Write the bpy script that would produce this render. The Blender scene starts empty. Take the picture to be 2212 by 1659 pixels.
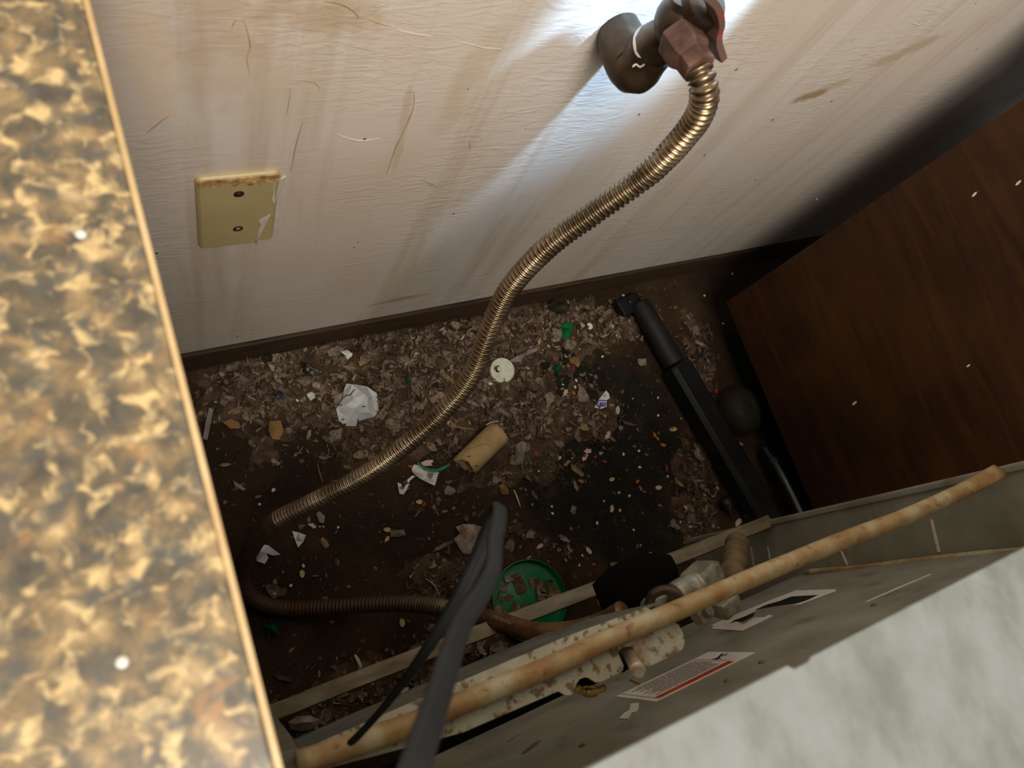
import bpy, bmesh, math, random
import numpy as np
from mathutils import Vector, Matrix, Euler
from mathutils.geometry import delaunay_2d_cdt
from mathutils import noise as mnoise

random.seed(7)
COL = bpy.context.scene.collection
SC = bpy.context.scene

# ------------------------------------------------------------------ camera
IW, IH, FPX = 2212.0, 1659.0, 1600.0
CAM = Vector((0.0, 0.0, 1.205))
_dn = Vector((480 - IW / 2, 1396 - IH / 2, FPX)).normalized()
_x = Vector((4448 - IW / 2, 14 - IH / 2, FPX))
_x = (_x - _x.dot(_dn) * _dn).normalized()
_y = (-_dn).cross(_x)
if _y.y > 0:
    _y = -_y
RW = Matrix((_x, _y, -_dn))            # world = RW @ camera(cv)

cd = bpy.data.cameras.new('camera')
cam = bpy.data.objects.new('camera', cd)
COL.objects.link(cam)
m3 = Matrix((RW.col[0], -RW.col[1], -RW.col[2])).transposed()
cam.matrix_world = Matrix.Translation(CAM) @ m3.to_4x4()
cd.sensor_fit = 'HORIZONTAL'
cd.sensor_width = 36.0
cd.lens = FPX / IW * 36.0
cd.clip_start = 0.01
cd.dof.use_dof = True
cd.dof.focus_distance = 0.95
cd.dof.aperture_fstop = 8.5
SC.camera = cam

# ------------------------------------------------------------------ light
wd = bpy.data.worlds.new('room_light')
SC.world = wd
wd.use_nodes = True
wd.node_tree.nodes['Background'].inputs[0].default_value = (1.0, 0.95, 0.87, 1)
wd.node_tree.nodes['Background'].inputs[1].default_value = 0.42


def area_light(name, loc, target, size, energy, color):
    l = bpy.data.lights.new(name, 'AREA')
    l.shape = 'RECTANGLE'
    l.size, l.size_y = size
    l.energy = energy
    l.color = color
    o = bpy.data.objects.new(name, l)
    COL.objects.link(o)
    o.location = loc
    o.rotation_euler = (Vector(target) - Vector(loc)).to_track_quat('-Z', 'Y').to_euler()
    return o


area_light('ceiling_lamp', (-0.25, -1.60, 2.15), (0.35, 0.3, 0.6), (1.3, 1.0), 22.0, (1.0, 0.92, 0.82))
area_light('ceiling_panel', (0.05, -0.62, 2.40), (0.35, 0.30, 0.2), (0.8, 0.5), 30.0, (1.0, 0.95, 0.88))
sl = bpy.data.lights.new('torch_beam', 'SPOT')
sl.energy = 24.0
sl.color = (0.40, 0.66, 1.0)
sl.spot_size = math.radians(48)
sl.spot_blend = 0.45
sl.shadow_soft_size = 0.012
so = bpy.data.objects.new('torch_beam', sl)
COL.objects.link(so)
so.location = (0.540, 0.292, 1.02)
so.rotation_euler = (Vector((0.497, 0.41, 0.84)) - so.location).to_track_quat('-Z', 'Y').to_euler()

vs = SC.view_settings
vs.view_transform = 'Standard'
vs.look = 'None'
vs.exposure = 0.0
vs.gamma = 1.0
vs.use_curve_mapping = False


# ------------------------------------------------------------------ place helpers (pixel of the photo -> point on a real plane)
def ray(px, py):
    return RW @ Vector((px - IW / 2, py - IH / 2, FPX)) / FPX


def PZ(px, py, z):
    r = ray(px, py)
    return CAM + r * ((z - CAM.z) / r.z)


def PY(px, py, y):
    r = ray(px, py)
    return CAM + r * (y / r.y)


def PX(px, py, x):
    r = ray(px, py)
    return CAM + r * (x / r.x)


def PD(px, py, d):
    return CAM + ray(px, py) * d


_RT = RW.transposed()


def proj(p):
    c = _RT @ (Vector(p) - CAM)
    return (c.x / c.z * FPX + IW / 2, c.y / c.z * FPX + IH / 2)


WALL_Y = 0.41
STOVE_Y = -0.0915
BACK_Y = -0.1755


# ------------------------------------------------------------------ materials
class NT:
    def __init__(s, name):
        s.m = bpy.data.materials.new(name)
        s.m.use_nodes = True
        s.t = s.m.node_tree
        s.bsdf = s.t.nodes['Principled BSDF']
        s.tc = s.t.nodes.new('ShaderNodeTexCoord')

    def n(s, typ, ins=None, **props):
        nd = s.t.nodes.new(typ)
        for k, v in props.items():
            setattr(nd, k, v)
        for k, v in (ins or {}).items():
            s.put(nd.inputs[k], v)
        return nd

    def put(s, sock, v):
        if hasattr(v, 'is_output') or isinstance(v, bpy.types.NodeSocket):
            s.t.links.new(v, sock)
        else:
            if isinstance(v, (tuple, list)) and len(v) == 3 and sock.type == 'RGBA':
                v = (*v, 1)
            sock.default_value = v

    def coord(s, scale=(1, 1, 1), rot=(0, 0, 0), loc=(0, 0, 0), kind='Object'):
        return s.n('ShaderNodeMapping', {'Vector': s.tc.outputs[kind], 'Scale': scale, 'Rotation': rot, 'Location': loc}).outputs[0]

    def noise(s, co, scale, detail=4, rough=0.55, dist=0.0):
        return s.n('ShaderNodeTexNoise', {'Vector': co, 'Scale': scale, 'Detail': detail, 'Roughness': rough, 'Distortion': dist}).outputs['Fac']

    def ramp(s, fac, stops, interp='LINEAR'):
        r = s.n('ShaderNodeValToRGB', {'Fac': fac})
        cr = r.color_ramp
        cr.interpolation = interp
        while len(cr.elements) < len(stops):
            cr.elements.new(0.5)
        for e, (p, c) in zip(cr.elements, stops):
            e.position = p
            e.color = (*c, 1) if isinstance(c, (tuple, list)) else (c, c, c, 1)
        return r.outputs[0]

    def mix(s, fac, a, b, blend='MIX'):
        nd = s.n('ShaderNodeMix', data_type='RGBA', blend_type=blend)
        s.put(nd.inputs['Factor'], fac)
        s.put(nd.inputs[6], a)
        s.put(nd.inputs[7], b)
        return nd.outputs[2]

    def math(s, op, a, b=0.0, clamp=False):
        nd = s.n('ShaderNodeMath', operation=op, use_clamp=clamp)
        s.put(nd.inputs[0], a)
        s.put(nd.inputs[1], b)
        return nd.outputs[0]

    def bump(s, h, strength=0.3, dist=0.002, normal=None):
        nd = s.n('ShaderNodeBump', {'Height': h, 'Strength': strength, 'Distance': dist})
        if normal is not None:
            s.put(nd.inputs['Normal'], normal)
        return nd.outputs[0]

    def out(s, color=None, rough=None, metal=None, normal=None, spec=None, **kw):
        for k, v in (('Base Color', color), ('Roughness', rough), ('Metallic', metal), ('Normal', normal), ('Specular IOR Level', spec)):
            if v is not None:
                s.put(s.bsdf.inputs[k], v)
        for k, v in kw.items():
            s.put(s.bsdf.inputs[k.replace('_', ' ')], v)
        return s.m


def srgb(r, g, b):
    f = lambda c: (c / 255 / 12.92) if c / 255 <= 0.04045 else ((c / 255 + 0.055) / 1.055) ** 2.4
    return (f(r), f(g), f(b))


def pm(name, cols, scale=40, rough=0.6, metal=0.0, bump=0.15, bscale=120, stretch=(1, 1, 1), detail=5, bdist=0.001, spec=0.4):
    """plain procedural material: noise between colours plus fine relief"""
    t = NT(name)
    co = t.coord(stretch)
    f = t.noise(co, scale, detail)
    k = len(cols)
    c = t.ramp(f, [(0.3 + 0.4 * i / max(1, k - 1), cc) for i, cc in enumerate(cols)])
    b = t.noise(co, bscale, 4)
    return t.out(c, rough, metal, t.bump(b, bump, bdist), spec)


def flake_mat(name, stops, rough=0.85, island=False):
    t = NT(name)
    if island:
        r = t.n('ShaderNodeNewGeometry').outputs['Random Per Island']
    else:
        r = t.n('ShaderNodeObjectInfo').outputs['Random']
    c = t.ramp(r, stops)
    n = t.noise(t.coord(), 180, 4)
    c = t.mix(t.ramp(n, [(0.35, 0.0), (0.65, 0.55)]), c, srgb(52, 38, 26))
    return t.out(c, rough, 0, t.bump(n, 0.3, 0.001), 0.25)


MAT = {}

STAINS = [(0.816, 0.611, 0.03, 0.012, 0.3, 0.75, srgb(150, 118, 70)),
          (0.836, 0.627, 0.05, 0.01, 0.5, 0.4, srgb(170, 140, 96)),
          (0.364, 0.168, 0.055, 0.008, 0.05, 0.5, srgb(150, 116, 72)),
          (0.264, 0.602, 0.006, 0.09, 0.1, 0.28, srgb(168, 136, 84)),
          (0.083, 0.748, 0.05, 0.05, 0, 0.3, srgb(180, 146, 108)),
          (0.047, 0.713, 0.02, 0.1, 0, 0.4, srgb(230, 198, 158)),
          (0.095, 0.710, 0.035, 0.08, 0, 0.25, srgb(188, 154, 116)),
          (0.313, 0.670, 0.02, 0.09, -0.1, 0.35, srgb(186, 158, 112)),
          (0.909, 0.691, 0.05, 0.015, 0.6, 0.45, srgb(170, 140, 96)),
          (0.168, 0.756, 0.06, 0.02, -0.2, 0.45, srgb(176, 142, 98))]
# wall paint: off-white, greasy tan stains, vertical run marks, wrinkles, specks
t = NT('old_wall_paint')
co = t.coord()
big = t.noise(t.coord((1, 1, 1)), 3.2, 5, 0.6)
runs = t.noise(t.coord((26, 1, 1.7)), 1.0, 5, 0.6, 0.4)
c = t.mix(t.ramp(big, [(0.36, 0.0), (0.70, 0.75)]), srgb(220, 209, 198), srgb(206, 186, 162))
c = t.mix(t.ramp(runs, [(0.50, 0.0), (0.74, 0.45)]), c, srgb(172, 149, 112))
sx = t.n('ShaderNodeSeparateXYZ', {'Vector': t.tc.outputs['Object']})
left = t.n('ShaderNodeMapRange', {'Value': sx.outputs[0], 'From Min': 0.32, 'From Max': 0.02})
high = t.n('ShaderNodeMapRange', {'Value': sx.outputs[2], 'From Min': 0.30, 'From Max': 0.80})
blot = t.noise(t.coord((1, 1, 0.6), loc=(3, 0, 1)), 9, 6, 0.62)
gre = t.math('MULTIPLY', t.math('MULTIPLY', left.outputs[0], high.outputs[0]), t.ramp(blot, [(0.35, 0.0), (0.66, 1.0)]), True)
c = t.mix(t.math('MULTIPLY', gre, 0.7), c, srgb(194, 158, 116))
st = t.noise(t.coord((2.2, 1, 6)), 5, 4, 0.6)
c = t.mix(t.ramp(st, [(0.69, 0.0), (0.80, 0.6)]), c, srgb(150, 118, 74))
wob = t.noise(t.coord(loc=(2, 0, 5)), 40, 4, 0.6)
for (sx0, sz0, rx_, rz_, rot_, amt, colr) in STAINS:
    ddx = t.math('SUBTRACT', sx.outputs[0], sx0)
    ddz = t.math('SUBTRACT', sx.outputs[2], sz0)
    ca_, sa_ = math.cos(rot_), math.sin(rot_)
    uu = t.math('MULTIPLY', t.math('ADD', t.math('MULTIPLY', ddx, ca_), t.math('MULTIPLY', ddz, sa_)), 1 / rx_)
    ww = t.math('MULTIPLY', t.math('SUBTRACT', t.math('MULTIPLY', ddz, ca_), t.math('MULTIPLY', ddx, sa_)), 1 / rz_)
    rad_ = t.math('ADD', t.math('MULTIPLY', uu, uu), t.math('MULTIPLY', ww, ww))
    rad_ = t.math('ADD', rad_, t.math('MULTIPLY', t.math('SUBTRACT', wob, 0.5), 2.4))
    c = t.mix(t.ramp(rad_, [(0.15, amt), (1.0, 0.0)]), c, colr)
vo = t.n('ShaderNodeTexVoronoi', {'Vector': t.coord((1, 1, 0.7)), 'Scale': 34.0, 'Randomness': 1.0})
spk = t.math('LESS_THAN', vo.outputs['Distance'], 0.055)
gate = t.math('GREATER_THAN', t.n('ShaderNodeSeparateColor', {'Color': vo.outputs['Color']}).outputs[0], 0.62)
c = t.mix(t.math('MULTIPLY', t.math('MULTIPLY', spk, gate), 0.85), c, srgb(92, 66, 42))
wr = t.noise(t.coord((26, 1, 110)), 1.0, 5, 0.62, 1.2)
wmask = t.ramp(t.noise(t.coord((3, 1, 3), loc=(7, 0, 2)), 1.6, 3), [(0.44, 0.0), (0.66, 1.0)])
h = t.math('MULTIPLY', t.ramp(wr, [(0.42, 0.0), (0.62, 1.0)]), wmask)
fine = t.noise(co, 160, 4)
nb = t.bump(h, 0.34, 0.0014)
nb = t.bump(fine, 0.18, 0.0006, nb)
MAT['wall'] = t.out(c, t.ramp(big, [(0.3, 0.34), (0.7, 0.52)]), 0, nb, 0.45)

# floor: dark worn linoleum, brown dust, black-green bare area with a woven relief
t = NT('grimy_floor')
co = t.coord()
n1 = t.noise(co, 7, 6, 0.65)
sx = t.n('ShaderNodeSeparateXYZ', {'Vector': t.tc.outputs['Object']})
dx = t.math('MULTIPLY', t.math('SUBTRACT', sx.outputs[0], 0.70), 1 / 0.21)
dy = t.math('MULTIPLY', t.math('SUBTRACT', sx.outputs[1], 0.11), 1 / 0.27)
rr = t.math('ADD', t.math('MULTIPLY', dx, dx), t.math('MULTIPLY', dy, dy))
rr = t.math('ADD', rr, t.math('MULTIPLY', t.math('SUBTRACT', n1, 0.5), 3.2))
bare = t.ramp(rr, [(0.55, 1.0), (1.0, 0.0)])
dust = t.ramp(n1, [(0.3, srgb(36, 25, 14)), (0.5, srgb(52, 37, 21)), (0.7, srgb(74, 54, 34))])
mat_ = t.ramp(t.noise(co, 22, 5), [(0.35, srgb(24, 23, 17)), (0.6, srgb(36, 33, 22)), (0.75, srgb(62, 52, 33))])
c = t.mix(bare, dust, mat_)
wv = t.n('ShaderNodeTexWave', {'Vector': t.coord(rot=(0, 0, 0.5)), 'Scale': 60.0, 'Distortion': 6.0, 'Detail': 3.0})
fl = t.noise(co, 210, 3)
c = t.mix(t.math('MULTIPLY', t.ramp(fl, [(0.62, 0.0), (0.72, 1.0)]), 0.5), c, srgb(126, 100, 70))
hh = t.math('ADD', t.math('MULTIPLY', t.math('MULTIPLY', wv.outputs['Fac'], bare), 0.12), fl)
MAT['floor'] = t.out(c, 0.8, 0, t.bump(hh, 0.5, 0.0015), 0.2)

# granite-look laminate
t = NT('granite_laminate')
co = t.coord((1, 1, 1))
n1 = t.noise(co, 80, 3, 0.55, 0.4)
n2 = t.noise(t.coord(loc=(5, 3, 1)), 120, 3, 0.55, 0.6)
c = t.ramp(n1, [(0.30, srgb(74, 71, 63)), (0.45, srgb(99, 89, 72)), (0.55, srgb(126, 108, 80)), (0.66, srgb(158, 134, 96)), (0.76, srgb(186, 164, 126))])
c = t.mix(t.ramp(n2, [(0.52, 0.0), (0.68, 0.9)]), c, srgb(216, 188, 134))
n3 = t.noise(t.coord(loc=(1, 8, 4)), 90, 3, 0.55, 0.4)
c = t.mix(t.ramp(n3, [(0.50, 0.0), (0.66, 0.85)]), c, srgb(84, 84, 78))
n4 = t.noise(t.coord(loc=(9, 2, 4)), 60, 3, 0.5, 0.3)
c = t.mix(t.ramp(n4, [(0.64, 0.0), (0.74, 0.6)]), c, srgb(170, 126, 78))
MAT['granite'] = t.out(c, 0.32, 0, t.bump(n2, 0.05, 0.0005), 0.4)
MAT['edge'] = pm('laminate_edge_highlight', [srgb(176, 146, 100), srgb(214, 186, 138)], 30, 0.5, bump=0.1)

# stained plywood
t = NT('stained_plywood')
w = t.noise(t.coord((14, 1.6, 14)), 2.0, 6, 0.62, 1.5)
b = t.noise(t.coord((1, 1, 1)), 5, 4, 0.6, 0.6)
c = t.ramp(w, [(0.3, srgb(42, 22, 9)), (0.5, srgb(54, 30, 12)), (0.72, srgb(70, 42, 17))])
c = t.mix(t.ramp(b, [(0.42, 0.0), (0.7, 0.6)]), c, srgb(78, 50, 18))
c = t.mix(t.ramp(t.noise(t.coord((30, 2.2, 30)), 3, 5), [(0.60, 0.0), (0.72, 0.6)]), c, srgb(40, 21, 9))
MAT['wood'] = t.out(c, 0.5, 0, t.bump(w, 0.15, 0.001), 0.35)
MAT['darkwood'] = pm('dark_wood', [srgb(44, 30, 18), srgb(74, 54, 34), srgb(58, 42, 26)], 9, 0.7, stretch=(1, 8, 8), bump=0.4, bscale=60)

MAT['plate'] = pm('ivory_plastic', [srgb(176, 157, 108), srgb(188, 168, 120)], 20, 0.38, bump=0.03)
MAT['crud'] = pm('brown_crud', [srgb(120, 84, 42), srgb(176, 138, 84), srgb(214, 182, 128)], 160, 0.8, bump=0.8, bscale=300)
MAT['paint'] = pm('white_paint', [srgb(196, 184, 166), srgb(214, 204, 190)], 60, 0.4, bump=0.4)
MAT['drip'] = pm('tan_drip', [srgb(172, 146, 104), srgb(194, 170, 130)], 60, 0.35, bump=0.2)
MAT['streak'] = pm('brown_scratch', [srgb(150, 128, 102), srgb(176, 156, 130)], 90, 0.7)
MAT['screw'] = pm('dull_steel', [srgb(120, 112, 92), srgb(180, 172, 150)], 200, 0.4, 0.8)
MAT['black_hole'] = pm('dark_recess', [srgb(26, 20, 12), srgb(40, 30, 18)], 50, 0.9)

# brass hose
t = NT('grimy_brass')
co = t.coord()
n1 = t.noise(co, 30, 5, 0.6)
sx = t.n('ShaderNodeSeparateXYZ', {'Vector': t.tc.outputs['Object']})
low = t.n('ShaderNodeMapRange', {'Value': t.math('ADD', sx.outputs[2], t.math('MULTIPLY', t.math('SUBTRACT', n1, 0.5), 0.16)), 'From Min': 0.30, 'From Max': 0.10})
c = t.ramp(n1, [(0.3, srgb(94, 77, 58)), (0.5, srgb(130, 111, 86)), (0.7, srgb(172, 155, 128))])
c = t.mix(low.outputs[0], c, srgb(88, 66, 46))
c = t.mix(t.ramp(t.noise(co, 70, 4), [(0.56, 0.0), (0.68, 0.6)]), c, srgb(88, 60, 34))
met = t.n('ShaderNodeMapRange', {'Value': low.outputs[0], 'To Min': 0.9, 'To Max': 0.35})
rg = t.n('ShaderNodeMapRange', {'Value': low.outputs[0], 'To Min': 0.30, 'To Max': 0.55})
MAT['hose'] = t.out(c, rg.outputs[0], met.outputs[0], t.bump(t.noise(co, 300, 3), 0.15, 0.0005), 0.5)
MAT['sleeve'] = pm('brown_sleeve', [srgb(84, 58, 38), srgb(112, 84, 54), srgb(146, 118, 80)], 40, 0.38, 0.3, bump=0.2)
MAT['print'] = pm('worn_print', [srgb(150, 128, 104), srgb(176, 158, 132)], 200, 0.7)
MAT['iron'] = pm('brown_iron', [srgb(46, 35, 26), srgb(76, 60, 44), srgb(98, 80, 62)], 26, 0.42, 0.55, bump=0.25, bscale=90)
MAT['iron_dark'] = pm('dark_bronze', [srgb(44, 34, 27), srgb(70, 56, 44), srgb(104, 86, 68)], 22, 0.38, 0.6, bump=0.25, bscale=80)
MAT['rust'] = pm('red_rust', [srgb(66, 46, 37), srgb(92, 64, 51), srgb(122, 92, 76)], 60, 0.7, 0.2, bump=0.5, bscale=140)
t = NT('worn_red_paint')
co = t.coord()
nz = t.noise(co, 55, 4)
MAT['redlever'] = t.out(t.ramp(nz, [(0.50, srgb(100, 78, 68)), (0.64, srgb(116, 76, 68)), (0.74, srgb(166, 44, 46))]), 0.5, 0.1, t.bump(nz, 0.3, 0.001), 0.5)

# stove
t = NT('greasy_white_enamel')
co = t.coord()
n1 = t.noise(t.coord((1.6, 1, 1), rot=(0, 0, 0.5)), 26, 5, 0.6)
c = t.ramp(n1, [(0.32, srgb(106, 109, 103)), (0.5, srgb(121, 124, 120)), (0.68, srgb(129, 133, 131))])
MAT['enamel'] = t.out(c, t.ramp(n1, [(0.3, 0.35), (0.7, 0.5)]), 0, t.bump(n1, 0.05, 0.001), 0.4)
t = NT('grey_sheet_metal')
co = t.coord()
n1 = t.noise(co, 12, 5, 0.6)
n2 = t.noise(t.coord((3, 1, 1)), 30, 5, 0.6)
c = t.ramp(n1, [(0.3, srgb(132, 129, 112)), (0.5, srgb(154, 151, 133)), (0.7, srgb(174, 171, 154))])
c = t.mix(t.ramp(n2, [(0.62, 0.0), (0.74, 0.6)]), c, srgb(178, 172, 150))
c = t.mix(t.ramp(t.noise(co, 18, 5), [(0.60, 0.0), (0.72, 0.6)]), c, srgb(92, 84, 64))
MAT['sheet'] = t.out(c, 0.42, 0.1, t.bump(n2, 0.08, 0.001), 0.4)
MAT['sheet_dark'] = pm('dark_grey_sheet', [srgb(84, 88, 84), srgb(112, 114, 106), srgb(134, 132, 118)], 22, 0.42, 0.25, stretch=(1, 3, 3), bump=0.1)
t = NT('spotted_galvanised')
co = t.coord()
n1 = t.noise(co, 120, 5, 0.6)
n2 = t.noise(co, 26, 4)
c = t.ramp(n2, [(0.3, srgb(186, 184, 160)), (0.7, srgb(212, 214, 198))])
c = t.mix(t.ramp(n1, [(0.52, 0.0), (0.60, 0.9)]), c, srgb(122, 96, 58))
c = t.mix(t.ramp(n2, [(0.55, 0.0), (0.72, 0.8)]), c, srgb(150, 106, 62))
MAT['galv'] = t.out(c, 0.6, 0.1, t.bump(n1, 0.4, 0.001), 0.4)
t = NT('rusty_tube')
n1 = t.noise(co := t.coord((1, 1, 1)), 22, 5, 0.6)
n2 = t.noise(co, 110, 5, 0.62)
c = t.ramp(n1, [(0.36, srgb(196, 188, 152)), (0.48, srgb(178, 154, 110)), (0.60, srgb(160, 124, 78)), (0.72, srgb(134, 90, 52))])
c = t.mix(t.ramp(n2, [(0.58, 0.0), (0.68, 0.7)]), c, srgb(120, 76, 40))
MAT['tube'] = t.out(c, 0.55, 0.1, t.bump(n2, 0.4, 0.001), 0.45)
MAT['rail'] = pm('dirty_rail', [srgb(92, 80, 60), srgb(122, 110, 86), srgb(150, 142, 120)], 16, 0.55, 0.2, stretch=(1, 4, 4))
MAT['sticker'] = pm('white_sticker', [srgb(226, 218, 208), srgb(238, 232, 224)], 30, 0.6, bump=0.05)
MAT['ink'] = pm('black_ink', [srgb(22, 20, 16), srgb(36, 32, 26)], 60, 0.5, bump=0.02)
MAT['ink_grey'] = pm('grey_ink', [srgb(92, 88, 82), srgb(126, 120, 112)], 200, 0.6, bump=0.02)
MAT['ink_pale'] = pm('pale_ink', [srgb(150, 144, 134), srgb(176, 170, 160)], 200, 0.6)
MAT['orange'] = pm('orange_red_ink', [srgb(214, 84, 36), srgb(178, 60, 24), srgb(222, 102, 50)], 22, 0.5, bump=0.02)
MAT['pin'] = pm('silver_pin', [srgb(176, 158, 130), srgb(222, 212, 190)], 60, 0.4, 0.5)
MAT['brass'] = pm('brass', [srgb(170, 132, 70), srgb(222, 194, 130)], 60, 0.3, 0.9)
MAT['cast'] = pm('grey_cast_metal', [srgb(104, 96, 78), srgb(150, 144, 126), srgb(176, 172, 156)], 70, 0.5, 0.5, bump=0.5)
MAT['cast_brown'] = pm('brown_cast_metal', [srgb(92, 74, 50), srgb(132, 110, 78)], 60, 0.7, 0.1, bump=0.6)
MAT['rubber'] = pm('black_rubber', [srgb(19, 20, 20), srgb(29, 31, 31)], 40, 0.6, bump=0.1)
MAT['black'] = pm('black_plastic', [srgb(16, 18, 20), srgb(28, 30, 32)], 30, 0.4, bump=0.08)
MAT['black_gloss'] = pm('glossy_black', [srgb(14, 14, 14), srgb(24, 24, 24)], 30, 0.18, bump=0.03)

MAT['black_shade'] = pm('black_with_shade', [srgb(9, 9, 8), srgb(16, 15, 13)], 30, 0.95, bump=0.2, spec=0.1)  # matt black; also puts shade into the stove's inner gap
# litter
MAT['white'] = pm('dirty_white', [srgb(222, 220, 212), srgb(240, 240, 236)], 40, 0.55, bump=0.25, bscale=90)
MAT['plaster'] = pm('grey_white_shell', [srgb(206, 202, 190), srgb(238, 240, 238), srgb(228, 230, 226)], 50, 0.6, bump=0.4, bscale=160)
MAT['cream'] = pm('cream_plastic', [srgb(206, 202, 176), srgb(230, 228, 206)], 90, 0.45, bump=0.3)
MAT['card'] = pm('brown_card', [srgb(154, 122, 78), srgb(182, 150, 102), srgb(196, 168, 118)], 26, 0.8, bump=0.3)
MAT['green'] = pm('green_plastic', [srgb(12, 100, 56), srgb(20, 128, 72)], 20, 0.35, bump=0.05)
MAT['green_dark'] = pm('dark_green_plastic', [srgb(10, 66, 40), srgb(20, 92, 58)], 30, 0.35, bump=0.05)
MAT['blue'] = pm('blue_ink', [srgb(40, 62, 150), srgb(58, 82, 170)], 60, 0.5, bump=0.02)
MAT['blue_dark'] = pm('dark_blue_film', [srgb(34, 44, 58), srgb(52, 62, 78)], 60, 0.4)
MAT['brick_red'] = pm('red_brown_ink', [srgb(150, 62, 40), srgb(176, 84, 58)], 60, 0.6)
MAT['taupe'] = pm('taupe_film', [srgb(128, 112, 98), srgb(146, 130, 116)], 60, 0.5)
MAT['dirty_paper'] = pm('dirty_paper', [srgb(120, 92, 66), srgb(176, 158, 138), srgb(206, 196, 184)], 45, 0.8, bump=0.4)
MAT['leaf'] = pm('tan_leaf', [srgb(132, 94, 54), srgb(164, 122, 76)], 40, 0.7, bump=0.3)
MAT['grey_film'] = pm('grey_film', [srgb(120, 108, 96), srgb(150, 138, 124)], 40, 0.45, bump=0.2)
MAT['flake'] = flake_mat('dry_flakes', [(0.0, srgb(104, 80, 58)), (0.3, srgb(132, 111, 92)), (0.6, srgb(150, 130, 112)), (0.85, srgb(166, 148, 130)), (1.0, srgb(166, 136, 84))])
MAT['crumbs'] = flake_mat('small_flakes', [(0.0, srgb(76, 54, 36)), (0.35, srgb(116, 94, 74)), (0.7, srgb(144, 122, 102)), (0.94, srgb(160, 140, 118)), (0.97, srgb(206, 192, 166)), (1.0, srgb(150, 110, 50))], island=True)
MAT['lint'] = flake_mat('lint', [(0.0, srgb(120, 100, 80)), (1.0, srgb(170, 150, 130))], 0.95, island=True)
MAT['dust'] = pm('dust_bed', [srgb(52, 37, 24), srgb(80, 60, 42), srgb(110, 88, 66)], 38, 0.95, bump=0.9, bscale=220, bdist=0.003)
MAT['white_bit'] = pm('white_bits', [srgb(224, 218, 206), srgb(240, 236, 228)], 60, 0.6)
MAT['red_bit'] = pm('red_bits', [srgb(132, 40, 42), srgb(158, 62, 58)], 60, 0.6)
MAT['orange_bit'] = pm('orange_bits', [srgb(170, 104, 44), srgb(190, 128, 66)], 60, 0.6)
MAT['yellow_bit'] = pm('yellow_bits', [srgb(190, 168, 96), srgb(206, 186, 122)], 60, 0.6)
MAT['pink'] = pm('pale_pink_paper', [srgb(206, 176, 160), srgb(220, 196, 184)], 60, 0.7)
t = NT('clear_plastic')
MAT['clear'] = t.out(srgb(150, 148, 126), 0.08, 0, None, 0.5, Transmission_Weight=0.93, IOR=1.12)


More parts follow.
